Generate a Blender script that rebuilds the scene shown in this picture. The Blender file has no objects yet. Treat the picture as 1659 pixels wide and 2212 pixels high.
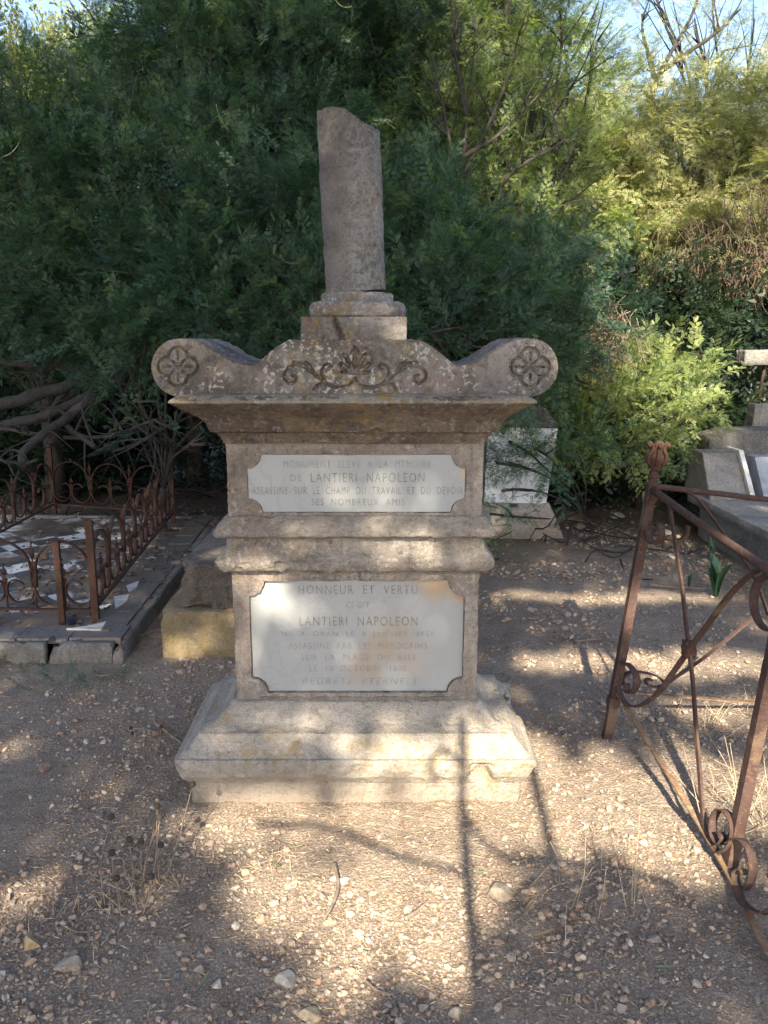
import bpy, math, random
import numpy as np
from mathutils import Vector, Matrix

# ------------------------------------------------------------------ camera, sky, sun, exposure
SC = bpy.context.scene
COL = SC.collection
F, PITCH, EYE = 1740.0, math.radians(11.8), 1.5      # focal length in 1659x2212 units, downward tilt, eye height
CP, SP = math.cos(PITCH), math.sin(PITCH)
cam_d = bpy.data.cameras.new('camera'); cam = bpy.data.objects.new('camera', cam_d); COL.objects.link(cam)
cam_d.sensor_fit = 'VERTICAL'; cam_d.sensor_height = 24.0; cam_d.lens = 24.0 * F / 2212
cam_d.clip_start = 0.05; cam_d.clip_end = 500
cam.location = (0, 0, EYE); cam.rotation_euler = (math.radians(90) - PITCH, 0, 0)
SC.camera = cam
SUN_EL, SUN_AZ = math.radians(35), math.radians(3.0)  # light travels towards +Y, slightly +X
SD = np.array([math.sin(SUN_AZ) * math.cos(SUN_EL), math.cos(SUN_AZ) * math.cos(SUN_EL), -math.sin(SUN_EL)])
sun_d = bpy.data.lights.new('sun', 'SUN'); sun = bpy.data.objects.new('sun', sun_d); COL.objects.link(sun)
sun_d.energy = 5.0; sun_d.angle = math.radians(0.53); sun_d.color = (1.0, 0.87, 0.67)
sun.rotation_euler = Vector(SD).to_track_quat('-Z', 'Y').to_euler()
sun.location = (-2, -10, 12)
W = bpy.data.worlds.new('World'); SC.world = W; W.use_nodes = True
wn = W.node_tree.nodes; wl = W.node_tree.links
sky = wn.new('ShaderNodeTexSky'); sky.sky_type = 'NISHITA'; sky.sun_disc = False
sky.sun_elevation = SUN_EL; sky.sun_rotation = math.radians(180) + SUN_AZ
sky.air_density = 0.8; sky.dust_density = 2.0; sky.ozone_density = 0.7
bg = wn['Background']; wl.new(sky.outputs[0], bg.inputs[0]); bg.inputs[1].default_value = 0.103
SC.view_settings.view_transform = 'Standard'; SC.view_settings.look = 'None'
SC.view_settings.gamma = 1.0; SC.view_settings.exposure = 2.2
SC.render.engine = 'CYCLES'
SC.cycles.use_denoising = True; SC.cycles.denoising_prefilter = 'NONE'; SC.cycles.adaptive_threshold = 0.004
SC.cycles.max_bounces = 6; SC.cycles.diffuse_bounces = 4; SC.cycles.transparent_max_bounces = 4

# ------------------------------------------------------------------ helpers
def ang(y): return math.atan((y - 1106.0) / F) + PITCH
def P(px, py, Y):
    """the point at distance Y ahead seen at (px, py) in 1659x2212 units"""
    Z = EYE - Y * math.tan(ang(py)); zc = Y * CP + (EYE - Z) * SP
    return np.array([(px - 829.5) / F * zc, Y, Z])
def G(px, py, z=0.0):
    """the point at height z seen at (px, py)"""
    return P(px, py, (EYE - z) / math.tan(ang(py)))

def _h(ix, iy, iz, s):
    h = (ix.astype(np.int64) * 374761393 + iy.astype(np.int64) * 668265263 + iz.astype(np.int64) * 2147483647 + s * 1274126177) & 0xFFFFFFFF
    h = ((h ^ (h >> 13)) * 1274126177) & 0xFFFFFFFF
    h = ((h ^ (h >> 16)) * 2246822519) & 0xFFFFFFFF
    return ((h ^ (h >> 15)) & 0xFFFF) / 32767.5 - 1.0
def noise(p, sc=1.0, seed=0):
    q = np.asarray(p, float) * sc + 137.31
    i = np.floor(q).astype(np.int64); f = q - i; f = f * f * f * (f * (f * 6 - 15) + 10)
    x, y, z = i[:, 0], i[:, 1], i[:, 2]; fx, fy, fz = f[:, 0], f[:, 1], f[:, 2]
    def L(a, b, t): return a + (b - a) * t
    return L(L(L(_h(x, y, z, seed), _h(x + 1, y, z, seed), fx), L(_h(x, y + 1, z, seed), _h(x + 1, y + 1, z, seed), fx), fy),
             L(L(_h(x, y, z + 1, seed), _h(x + 1, y, z + 1, seed), fx), L(_h(x, y + 1, z + 1, seed), _h(x + 1, y + 1, z + 1, seed), fx), fy), fz)
def fbm(p, sc, octv=4, seed=0, gain=.5):
    r = 0; a = 1.0; t = 0
    for k in range(octv):
        r = r + a * noise(p, sc * 2 ** k, seed + 17 * k); t += a; a *= gain
    return r / t
def sstep(a, b, x): t = np.clip((x - a) / (b - a), 0, 1); return t * t * (3 - 2 * t)

def mesh(name, V, faces, mat=None, parent=None, smooth=True, var=None, col=None):
    """faces: list of int arrays, each (n, k)"""
    V = np.ascontiguousarray(V, np.float32)
    if not isinstance(faces, (list, tuple)): faces = [faces]
    faces = [np.asarray(f, np.int32) for f in faces if len(f)]
    me = bpy.data.meshes.new(name)
    me.vertices.add(len(V)); me.vertices.foreach_set('co', V.ravel())
    li = np.concatenate([f.ravel() for f in faces]); tot = np.concatenate([np.full(len(f), f.shape[1], np.int32) for f in faces])
    me.loops.add(len(li)); me.loops.foreach_set('vertex_index', li)
    me.polygons.add(len(tot)); me.polygons.foreach_set('loop_start', np.concatenate([[0], np.cumsum(tot)[:-1]]).astype(np.int32))
    if var is not None:
        a = me.attributes.new('var', 'FLOAT', 'POINT'); a.data.foreach_set('value', np.asarray(var, np.float32))
    if col is not None:
        c = np.ones((len(V), 4), np.float32); c[:, :3] = col
        a = me.attributes.new('tint', 'FLOAT_COLOR', 'POINT'); a.data.foreach_set('color', c.ravel())
    me.update(calc_edges=True)
    me.polygons.foreach_set('use_smooth', np.full(len(tot), bool(smooth)))
    if mat: me.materials.append(mat)
    o = bpy.data.objects.new(name, me); COL.objects.link(o)
    if parent is not None: o.parent = parent
    return o
def tag(o, label=None, cat=None, group=None, kind=None):
    if label: o['label'] = label
    if cat: o['category'] = cat
    if group: o['group'] = group
    if kind: o['kind'] = kind
    return o
def thing(name, label, cat, loc=(0, 0, 0), group=None):
    o = bpy.data.objects.new(name, None); COL.objects.link(o); o.location = loc; o.empty_display_size = .1
    return tag(o, label, cat, group)

class MB:
    """collects verts and faces of several pieces into one mesh"""
    def __init__(s): s.V = []; s.F = {}; s.n = 0; s.var = []
    def add(s, V, faces, var=None):
        V = np.asarray(V, float)
        if not isinstance(faces, (list, tuple)): faces = [faces]
        for f in faces:
            f = np.asarray(f, np.int64)
            if len(f): s.F.setdefault(f.shape[1], []).append(f + s.n)
        s.V.append(V); s.n += len(V)
        s.var.append(np.zeros(len(V)) if var is None else np.broadcast_to(var, (len(V),)))
        return s
    def arrays(s): return np.concatenate(s.V), [np.concatenate(f) for f in s.F.values()]
    def build(s, name, mat, parent=None, smooth=True, off=None, var=False):
        V, Fc = s.arrays()
        if off is not None: V = V - np.asarray(off)
        return mesh(name, V, Fc, mat, parent, smooth, np.concatenate(s.var) if var else None)

def vnormals(V, faces):
    N = np.zeros_like(V)
    for f in faces:
        a, b, c = V[f[:, 0]], V[f[:, 1]], V[f[:, -1]]
        n = np.cross(b - a, c - a)
        for k in range(f.shape[1]): np.add.at(N, f[:, k], n)
    l = np.linalg.norm(N, axis=1); l[l == 0] = 1
    return N / l[:, None]
def erode(V, faces, amp=.003, sc=9, seed=0, pits=0.0, pit_sc=60, off=(0, 0, 0), chips=()):
    """weathers a stone surface: broad noise, small pits and chips (centre, radius, depth)"""
    N = vnormals(V, faces); q = V + np.asarray(off)
    d = amp * fbm(q, sc, 5, seed, .55) + .3 * amp * noise(q, 75, seed + 3)
    if pits:
        k = noise(q, pit_sc, seed + 5); d = d - pits * np.clip(k - .45, 0, 1) * 2
    W = V + N * d[:, None]
    for c, r, dep in chips:
        dd = np.linalg.norm((V - np.asarray(c)) * np.array([1, 1, 1]), axis=1) / r
        k = np.clip(1 - dd + .35 * noise(V, 30, seed + 9), 0, 1); W = W - N * (dep * sstep(0, .7, k))[:, None]
    return W

def grid_faces(nr, nc, wrap=False, flip=False):
    r = np.arange(nr - 1)[:, None]; c = np.arange(nc if wrap else nc - 1)[None, :]
    a = r * nc + c; b = r * nc + (c + 1) % nc; d = a + nc; e = b + nc
    f = np.stack([a + 0 * b, b + 0 * a, e + 0 * a, d + 0 * b], -1).reshape(-1, 4)
    return f[:, ::-1] if flip else f
def frames(path):
    path = np.asarray(path, float); T = np.gradient(path, axis=0); T /= np.maximum(np.linalg.norm(T, axis=1), 1e-9)[:, None]
    return path, T
def sweep(path, prof, up=(0, 0, 1), scale=None, twist=None, caps=True):
    """profile (k,2) along path; x of the profile lies along cross(up, T)-like side, y along the other"""
    path, T = frames(path); n = len(path); prof = np.asarray(prof, float); k = len(prof)
    up = np.asarray(up, float); V = np.zeros((n, k, 3)); side = None
    for i in range(n):
        u = up - T[i] * np.dot(up, T[i])
        if np.linalg.norm(u) < 1e-3:
            u = (side if side is not None else np.array([1.0, 0, 0])); u = np.cross(T[i], u) if side is not None else u - T[i] * np.dot(u, T[i])
        u /= np.linalg.norm(u); s = np.cross(T[i], u); side = s
        p = prof * (1 if scale is None else scale[i])
        if twist is not None:
            c, q = math.cos(twist[i]), math.sin(twist[i]); p = np.stack([p[:, 0] * c - p[:, 1] * q, p[:, 0] * q + p[:, 1] * c], 1)
        V[i] = path[i] + p[:, :1] * s + p[:, 1:] * u
    Fc = [grid_faces(n, k, True)]
    if caps: Fc += [np.arange(k)[None, ::-1], (np.arange(k) + (n - 1) * k)[None, :]]
    return V.reshape(-1, 3), Fc
def ngon(k, r=1.0): t = np.arange(k) * 2 * math.pi / k; return np.stack([np.cos(t) * r, np.sin(t) * r], 1)
def rect(w, h): return np.array([[-w, -h], [w, -h], [w, h], [-w, h]]) * .5
def tube(path, radii, k=8):
    path = np.asarray(path, float); T = np.gradient(path, axis=0); T /= np.maximum(np.linalg.norm(T, axis=1), 1e-9)[:, None]
    r = np.broadcast_to(radii, (len(path),)); u = np.cross(T[0], [0.31, .2, .93]); u /= np.linalg.norm(u) + 1e-9
    V = []; a = np.arange(k) * 2 * math.pi / k
    for i in range(len(path)):
        u = u - T[i] * np.dot(u, T[i]); u /= np.linalg.norm(u) + 1e-9; w = np.cross(T[i], u)
        V.append(path[i] + r[i] * (np.cos(a)[:, None] * u + np.sin(a)[:, None] * w))
    n = len(path)
    return np.concatenate(V), [grid_faces(n, k, True), np.arange(k)[None, ::-1], (np.arange(k) + (n - 1) * k)[None, :]]
def spline(pts, n=24):
    """Catmull-Rom through pts"""
    p = np.asarray(pts, float); p = np.concatenate([[2 * p[0] - p[1]], p, [2 * p[-1] - p[-2]]]); m = len(p) - 3
    out = []
    for t in np.linspace(0, m - 1e-6, n):
        i = int(t); f = t - i; a, b, c, d = p[i:i + 4]
        out.append(.5 * (2 * b + (c - a) * f + (2 * a - 5 * b + 4 * c - d) * f * f + (3 * b - a - 3 * c + d) * f ** 3))
    return np.array(out)
def box_grid(lo, hi, step):
    """closed box with subdivided faces"""
    lo, hi = np.asarray(lo, float), np.asarray(hi, float); m = MB()
    for ax in range(3):
        a, b = [(1, 2), (2, 0), (0, 1)][ax]
        na, nb = [max(2, int(round((hi[k] - lo[k]) / step)) + 1) for k in (a, b)]
        A, B = np.meshgrid(np.linspace(lo[a], hi[a], na), np.linspace(lo[b], hi[b], nb), indexing='ij')
        for s in (0, 1):
            V = np.zeros((na * nb, 3)); V[:, ax] = (lo, hi)[s][ax]; V[:, a] = A.ravel(); V[:, b] = B.ravel()
            m.add(V, [grid_faces(na, nb, False, s == 1)])
    V, Fc = m.arrays(); key = np.round(V / 1e-5).astype(np.int64)
    _, first, inv = np.unique(key, axis=0, return_index=True, return_inverse=True)
    return V[first], [inv.reshape(-1)[f] for f in Fc]
def rect_ring(hx, hy, r=.01, step=.012, n=None):
    """points around a rectangle with rounded corners, counter-clockwise from the front left"""
    cs = [(-hx + r, -hy + r, math.pi), (hx - r, -hy + r, 1.5 * math.pi), (hx - r, hy - r, 0), (-hx + r, hy - r, .5 * math.pi)]
    nx, ny = n; out = []
    for i, (cx, cy, a0) in enumerate(cs):
        for t in np.linspace(0, math.pi / 2, 5): out.append((cx + r * math.cos(a0 + t), cy + r * math.sin(a0 + t)))
        nxt = cs[(i + 1) % 4]; a1 = nxt[2]
        e = np.array([nxt[0] + r * math.cos(a1), nxt[1] + r * math.sin(a1)]); s = np.array(out[-1]); m = nx if i % 2 == 0 else ny
        for t in np.linspace(0, 1, m + 2)[1:-1]: out.append(tuple(s + (e - s) * t))
    return np.array(out)
def loft(levels, hx, hy, dy=0.0, r=.01, step=.012):
    """stacked rounded rectangles: levels are (overhang, z) bottom to top, resampled finely"""
    L = np.asarray(levels, float); d = np.concatenate([[0], np.cumsum(np.linalg.norm(np.diff(L, axis=0), axis=1))])
    seg = [L[0]]
    for i in range(len(L) - 1):
        m = max(1, int(math.ceil((d[i + 1] - d[i]) / step)))
        for j in range(1, m + 1): seg.append(L[i] + (L[i + 1] - L[i]) * j / m)
    n = (int(2 * hx / step), int(2 * hy / step)); V = []
    for o, z in seg:
        q = rect_ring(hx + o, hy + o, min(r, .3 * (hx + o)), step, n); V.append(np.column_stack([q[:, 0], q[:, 1] + dy, np.full(len(q), z)]))
    k = len(V[0]); m = len(V)
    return np.concatenate(V), [grid_faces(m, k, True), np.arange(k)[None, ::-1], (np.arange(k) + (m - 1) * k)[None, :]]

# ------------------------------------------------------------------ materials
def new_mat(name):
    m = bpy.data.materials.new(name); m.use_nodes = True; nt = m.node_tree
    return m, nt, nt.nodes['Principled BSDF'], nt.nodes, nt.links
class NT:
    def __init__(s, nt): s.nt = nt; s.tc = nt.nodes.new('ShaderNodeTexCoord').outputs['Object']
    def n(s, t): return s.nt.nodes.new(t)
    def l(s, a, b): s.nt.links.new(a, b)
    def noise(s, sc, det=4, rough=.6, co=None, dist=0):
        t = s.n('ShaderNodeTexNoise'); t.inputs['Scale'].default_value = sc; t.inputs['Detail'].default_value = det
        t.inputs['Roughness'].default_value = rough; t.inputs['Distortion'].default_value = dist; s.l(co or s.tc, t.inputs['Vector']); return t.outputs['Fac']
    def vor(s, sc, feat='F1', out='Distance', co=None):
        t = s.n('ShaderNodeTexVoronoi'); t.inputs['Scale'].default_value = sc; t.feature = feat; s.l(co or s.tc, t.inputs['Vector']); return t.outputs[out]
    def map(s, v, a, b, c=0.0, d=1.0, smooth=True):
        t = s.n('ShaderNodeMapRange'); t.interpolation_type = 'SMOOTHSTEP' if smooth else 'LINEAR'
        for i, x in enumerate((a, b, c, d)): t.inputs[i + 1].default_value = x
        s.l(v, t.inputs[0]); return t.outputs[0]
    def math(s, op, a, b):
        t = s.n('ShaderNodeMath'); t.operation = op
        for i, x in enumerate((a, b)):
            if isinstance(x, (int, float)): t.inputs[i].default_value = x
            else: s.l(x, t.inputs[i])
        return t.outputs[0]
    def mix(s, f, a, b, mode='MIX'):
        t = s.n('ShaderNodeMix'); t.data_type = 'RGBA'; t.blend_type = mode
        for k, x in ((0, f), (6, a), (7, b)):
            if isinstance(x, (int, float)): t.inputs[k].default_value = x
            elif isinstance(x, tuple): t.inputs[k].default_value = (*x, 1)
            else: s.l(x, t.inputs[k])
        return t.outputs[2]
    def bump(s, h, dist, strength=1.0, prev=None):
        t = s.n('ShaderNodeBump'); t.inputs['Distance'].default_value = dist; t.inputs['Strength'].default_value = strength
        s.l(h, t.inputs['Height'])
        if prev: s.l(prev, t.inputs['Normal'])
        return t.outputs[0]
    def xyz(s):
        t = s.n('ShaderNodeSeparateXYZ'); s.l(s.tc, t.inputs[0]); return t.outputs
    def blob(s, c, r):
        """1 near c, 0 beyond r"""
        t = s.n('ShaderNodeVectorMath'); t.operation = 'DISTANCE'; s.l(s.tc, t.inputs[0]); t.inputs[1].default_value = c
        return s.map(t.outputs['Value'], r, r * .2)

def stone(name, a, b, dark=.3, yellow=.3, white=.35, pink=.0, pit=.6, soil=0.0, ctr=.5, fine=120, bumpd=.004, moss_sun=0):
    m, nt, bs, N, L = new_mat(name); q = NT(nt); bs.inputs['Roughness'].default_value = .93; bs.inputs['Specular IOR Level'].default_value = .2
    c = q.mix(q.map(q.noise(5, 5, .65), .35, .65), a, b)
    c = q.mix(q.map(q.noise(fine, 4, .8), .46, .62, 0, .4), c, q.mix(1.0, c, (.6, .57, .56), 'MULTIPLY'))
    c = q.mix(q.map(q.noise(fine * .37, 4, .75), .50, .66, 0, .5), c, q.mix(1.0, c, (.5, .48, .46), 'MULTIPLY'))
    if pink: c = q.mix(q.math('MULTIPLY', q.map(q.noise(4.3, 3, .5), .5, .68), pink), c, (.30, .19, .16))
    if dark: c = q.mix(q.math('MULTIPLY', q.map(q.noise(3.1, 6, .75), .43, .60), dark), c, (.055, .047, .04))
    if dark: c = q.mix(q.math('MULTIPLY', q.map(q.noise(38, 4, .75), .54, .66), dark * .8), c, (.07, .06, .055))
    st = q.n('ShaderNodeMapping'); st.inputs['Scale'].default_value = (26, 26, 2.2); q.l(q.tc, st.inputs[0])
    c = q.mix(q.math('MULTIPLY', q.map(q.noise(1, 4, .6, st.outputs[0]), .52, .70), .35), c, q.mix(1.0, c, (.45, .42, .39), 'MULTIPLY'))   # run-off streaks
    if white: c = q.mix(q.math('MULTIPLY', q.math('MULTIPLY', q.map(q.noise(60, 4, .7), .53, .62), q.map(q.noise(6.5, 2, .5), .35, .6)), white), c, (.56, .555, .53))
    if yellow: c = q.mix(q.math('MULTIPLY', q.math('MULTIPLY', q.map(q.noise(24, 5, .75), .48, .6), q.map(q.noise(3.7, 3, .5), .48, .62)), yellow), c, (.33, .22, .055))
    if moss_sun: c = q.mix(q.math('MULTIPLY', q.map(q.noise(9, 4, .65), .42, .62), moss_sun), c, (.30, .21, .045))
    if pit: c = q.mix(q.math('MULTIPLY', q.map(q.vor(85), .16, .05), pit * .7), c, (.09, .075, .06))
    if soil:
        z = q.xyz()[2]; k = q.math('ADD', z, q.math('MULTIPLY', q.noise(7, 3), .12))
        c = q.mix(q.math('MULTIPLY', q.map(k, .19, .05), soil * .7), c, (.24, .175, .13))
    L.new(c, bs.inputs['Base Color'])
    h = q.math('ADD', q.noise(45, 6, .72), q.math('MULTIPLY', q.map(q.vor(85), .0, .2), .35 * pit))
    L.new(q.bump(h, bumpd * 5, 1, q.bump(q.noise(150, 4, .8), bumpd * 2, 1)), bs.inputs['Normal'])
    return m
M = {}
M['stone'] = stone('weathered_limestone', (.43, .39, .345), (.33, .295, .265), dark=.34, yellow=.15, white=.5, pink=.2, soil=.0)
M['stone_base'] = stone('base_limestone', (.50, .455, .395), (.41, .37, .32), dark=.10, yellow=.5, white=.35, pink=.0, soil=.7)
M['stone_top'] = stone('lichened_limestone', (.34, .32, .30), (.24, .22, .21), dark=.65, yellow=.35, white=.9, pink=.35)
M['stone_cornice'] = stone('cornice_limestone', (.26, .205, .16), (.175, .14, .11), dark=.6, yellow=.35, white=.3, pink=.1)
M['stone_shaft'] = stone('shaft_limestone', (.40, .38, .36), (.30, .27, .255), dark=.5, yellow=.5, white=1.0, pink=.5)
M['stone_block'] = stone('coarse_block', (.30, .26, .23), (.22, .19, .17), dark=.3, yellow=.1, white=.2, pit=1.2, bumpd=.012, fine=60)
M['block_moss_sun'] = stone('mossy_sun_block', (.37, .30, .19), (.30, .24, .15), dark=.3, yellow=.35, white=.2, moss_sun=.25)  # yellow is mostly sunlight put into the block colour, with slight moss
M['concrete'] = stone('old_concrete', (.33, .315, .29), (.26, .25, .235), dark=.35, yellow=.12, white=.25, pit=.3)
M['concrete_dark'] = stone('rough_concrete', (.27, .255, .235), (.21, .2, .185), dark=.3, yellow=.1, white=.4, pit=.9, bumpd=.009)
M['mortar'] = stone('mortar', (.33, .29, .25), (.27, .24, .21), dark=.35, yellow=.1, white=.1, pit=.4)

def marble(name, stains=(), tone=(.245, .257, .262)):
    m, nt, bs, N, L = new_mat(name); q = NT(nt); bs.inputs['Roughness'].default_value = .55; bs.inputs['Specular IOR Level'].default_value = .3
    v = q.noise(5, 8, .62, dist=1.6); v2 = q.math('ABSOLUTE', q.math('SUBTRACT', v, .5), 0)
    c = q.mix(q.math('MULTIPLY', q.map(v2, .035, .0), q.map(q.noise(3.2, 3, .5), .40, .62, 0, .55)), tone, (.20, .21, .225))
    c = q.mix(q.map(q.noise(4.5, 5, .6), .40, .75, 0, .7), c, (.235, .245, .255))
    for ctr, r, colr, amt in stains:
        k = q.math('MULTIPLY', q.math('MULTIPLY', q.blob(ctr, r), q.map(q.noise(11, 5, .65), .3, .62)), amt); c = q.mix(k, c, colr)
    c = q.mix(q.map(q.noise(130, 2, .6), .6, .8, 0, .35), c, (.25, .25, .245))
    L.new(c, bs.inputs['Base Color']); L.new(q.bump(q.noise(90, 4, .7), .0012, .6), bs.inputs['Normal'])
    return m

def simple(name, col, rough=.8, var=.25, sc=30, bumpd=.002, metal=0.0, col2=None):
    m, nt, bs, N, L = new_mat(name); q = NT(nt); bs.inputs['Roughness'].default_value = rough; bs.inputs['Metallic'].default_value = metal
    c2 = col2 or tuple(x * (1 - var * 1.6) for x in col)
    L.new(q.mix(q.map(q.noise(sc, 5, .65), .35, .68), col, c2), bs.inputs['Base Color'])
    if bumpd: L.new(q.bump(q.noise(sc * 3, 4, .7), bumpd, .8), bs.inputs['Normal'])
    return m
def rust(name, a, b, c3):
    m, nt, bs, N, L = new_mat(name); q = NT(nt); bs.inputs['Roughness'].default_value = .9; bs.inputs['Specular IOR Level'].default_value = .15
    c = q.mix(q.map(q.noise(22, 5, .7), .35, .65), a, b); c = q.mix(q.map(q.noise(70, 4, .7), .52, .68), c, c3)
    c = q.mix(q.map(q.noise(7, 3, .6), .56, .7, 0, .5), c, (.17, .12, .075))
    L.new(c, bs.inputs['Base Color']); L.new(q.bump(q.noise(170, 4, .75), .004, 1), bs.inputs['Normal']); return m
M['rust'] = rust('rusted_iron', (.052, .034, .030), (.070, .043, .037), (.11, .067, .050))
M['rust_dark'] = rust('dark_rusted_iron', (.052, .030, .024), (.068, .037, .028), (.10, .055, .038))
M['rust_rail'] = rust('worn_rusted_rail', (.19, .13, .08), (.145, .085, .055), (.26, .20, .13))
M['bark'] = simple('grey_bark', (.034, .029, .024), .95, .35, 18, .01, col2=(.016, .014, .012))
M['dead'] = simple('dead_wood', (.028, .026, .024), .95, .3, 30, .012, col2=(.011, .010, .0095))
M['twig'] = simple('dry_twig', (.20, .155, .115), .9, .35, 25, .001)
M['straw'] = simple('dry_straw', (.42, .33, .22), .9, .35, 12, 0)
M['ink'] = simple('engraved_letter', (.185, .185, .178), .85, .25, 60, 0)
M['ink_faint'] = simple('worn_engraved_letter', (.218, .224, .223), .85, .2, 60, 0)
M['pod'] = simple('seed_pod', (.10, .115, .05), .7, .3, 10, 0)
M['seedhead'] = simple('dry_seed_head', (.035, .026, .02), .95, .3, 80, .002)
M['lily'] = simple('strap_leaf', (.035, .085, .04), .5, .3, 9, 0)
M['card'] = simple('litter_white', (.62, .64, .68), .6, .15, 20, 0)
M['blue'] = simple('litter_blue', (.05, .16, .42), .5, .2, 20, 0)
M['yellow'] = simple('litter_yellow', (.6, .43, .05), .5, .2, 20, 0)

def tinted(name, rough=.9, bumpd=.002, sc=90, base=(1, 1, 1)):
    m, nt, bs, N, L = new_mat(name); q = NT(nt); bs.inputs['Roughness'].default_value = rough; bs.inputs['Specular IOR Level'].default_value = .2
    a = q.n('ShaderNodeAttribute'); a.attribute_name = 'tint'
    c = q.mix(q.map(q.noise(sc, 4, .7), .35, .7), a.outputs['Color'], q.mix(1.0, a.outputs['Color'], (.62, .58, .54), 'MULTIPLY'))
    L.new(c, bs.inputs['Base Color']); L.new(q.bump(q.noise(sc * 2, 3, .7), bumpd, .8), bs.inputs['Normal']); return m
M['pebble'] = tinted('pebble_mix')
M['rock'] = tinted('loose_rock', .92, .006, 40)

def leaf(name, cols, trans=.35):
    m, nt, bs, N, L = new_mat(name); q = NT(nt)
    a = q.n('ShaderNodeAttribute'); a.attribute_name = 'var'
    r = q.n('ShaderNodeValToRGB'); q.l(a.outputs['Fac'], r.inputs[0]); e = r.color_ramp.elements
    e[0].color = (*cols[0], 1); e[0].position = 0; e[1].color = (*cols[-1], 1); e[1].position = 1
    for i, cc in enumerate(cols[1:-1]): k = e.new((i + 1) / (len(cols) - 1)); k.color = (*cc, 1)
    bs.inputs['Roughness'].default_value = .45; bs.inputs['Specular IOR Level'].default_value = .45; q.l(r.outputs[0], bs.inputs['Base Color'])
    tr = q.n('ShaderNodeBsdfTranslucent'); q.l(q.mix(1.0, r.outputs[0], (1.5, 1.6, .6), 'MULTIPLY'), tr.inputs[0])
    ms = q.n('ShaderNodeMixShader'); ms.inputs[0].default_value = trans; q.l(bs.outputs[0], ms.inputs[1]); q.l(tr.outputs[0], ms.inputs[2])
    q.l(ms.outputs[0], N['Material Output'].inputs[0]); return m
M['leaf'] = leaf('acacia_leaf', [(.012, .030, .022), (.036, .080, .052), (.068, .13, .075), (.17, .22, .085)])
M['leaf_warm'] = leaf('sunlit_acacia_leaf', [(.04, .055, .03), (.15, .17, .07), (.31, .32, .15), (.38, .34, .20)])  # pale copy of the acacia leaf, sunlight put into its colour
M['leaf_bush'] = leaf('bush_leaf', [(.02, .042, .028), (.09, .135, .055), (.22, .28, .10), (.38, .42, .17)])  # bright palette for lit foliage, the sun is in the colour
M['leaf_dark'] = leaf('shaded_back_leaf', [(.010, .022, .014), (.018, .034, .019), (.03, .05, .026)])  # darkened leaf copy, back-row shade put into its colour
# ------------------------------------------------------------------ ground
def ground_h(x, y):
    p = np.column_stack([x, y, np.zeros_like(x)])
    d = np.hypot(x * .7, y - 3)
    h = .012 * fbm(p, 1.6, 3, 3) + .006 * fbm(p, 9, 3, 5) + .0035 * noise(p, 45, 8)
    h = h + sstep(9, 40, np.hypot(x, y)) * (.5 * fbm(p, .06, 3, 21))
    return h
def axis(lo, hi, a, b, fine, grow):
    mid = np.arange(a, b + fine / 2, fine); up = [b]; s = fine
    while up[-1] < hi: s *= grow; up.append(up[-1] + s)
    dn = [a]; s = fine
    while dn[-1] > lo: s *= grow; dn.append(dn[-1] - s)
    return np.concatenate([dn[:0:-1], mid, up[1:]])
gx, gy = axis(-120, 120, -2.3, 2.5, .016, 1.13), axis(-80, 200, 1.35, 5.5, .016, 1.13)
X, Y = np.meshgrid(gx, gy); Vg = np.column_stack([X.ravel(), Y.ravel(), ground_h(X.ravel(), Y.ravel())])
m, nt, bs, N, L = new_mat('dry_soil'); q = NT(nt); bs.inputs['Roughness'].default_value = .95; bs.inputs['Specular IOR Level'].default_value = .15
c = q.mix(q.map(q.noise(1.3, 5, .6), .35, .65), (.255, .205, .158), (.205, .167, .132))
c = q.mix(q.map(q.noise(7, 5, .7), .45, .7), c, (.165, .12, .09))
c = q.mix(q.map(q.noise(160, 3, .75), .5, .7), c, (.42, .35, .28))
c = q.mix(q.map(q.noise(60, 4, .75), .55, .72), c, (.10, .075, .058))
c = q.mix(q.map(q.vor(70), .22, .10, 0, .5), c, (.42, .36, .29))
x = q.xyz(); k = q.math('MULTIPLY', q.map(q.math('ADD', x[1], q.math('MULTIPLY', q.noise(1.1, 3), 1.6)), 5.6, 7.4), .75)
c = q.mix(k, c, (.05, .040, .032))      # shade under the trees put into the soil colour
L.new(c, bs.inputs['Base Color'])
L.new(q.bump(q.noise(35, 6, .75), .02, .9, q.bump(q.vor(110), .006, .8)), bs.inputs['Normal'])
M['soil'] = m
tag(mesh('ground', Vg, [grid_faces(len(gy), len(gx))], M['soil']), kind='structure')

# loose gravel: far too many to count, one object
rng = np.random.default_rng(5)
t = (1 + 5 ** .5) / 2
ICO_V = np.array([(-1, t, 0), (1, t, 0), (-1, -t, 0), (1, -t, 0), (0, -1, t), (0, 1, t), (0, -1, -t), (0, 1, -t), (t, 0, -1), (t, 0, 1), (-t, 0, -1), (-t, 0, 1)]) / math.hypot(1, t)
ICO_F = np.array([(0, 11, 5), (0, 5, 1), (0, 1, 7), (0, 7, 10), (0, 10, 11), (1, 5, 9), (5, 11, 4), (11, 10, 2), (10, 7, 6), (7, 1, 8), (3, 9, 4), (3, 4, 2), (3, 2, 6), (3, 6, 8), (3, 8, 9), (4, 9, 5), (2, 4, 11), (6, 2, 10), (8, 6, 7), (9, 8, 1)])
def rand_rot(n, rng):
    qv = rng.normal(size=(n, 4)); qv /= np.linalg.norm(qv, axis=1)[:, None]; w, x, y, z = qv.T
    return np.stack([np.stack([1 - 2 * (y * y + z * z), 2 * (x * y - z * w), 2 * (x * z + y * w)], -1), np.stack([2 * (x * y + z * w), 1 - 2 * (x * x + z * z), 2 * (y * z - x * w)], -1), np.stack([2 * (x * z - y * w), 2 * (y * z + x * w), 1 - 2 * (x * x + y * y)], -1)], -2)
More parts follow.
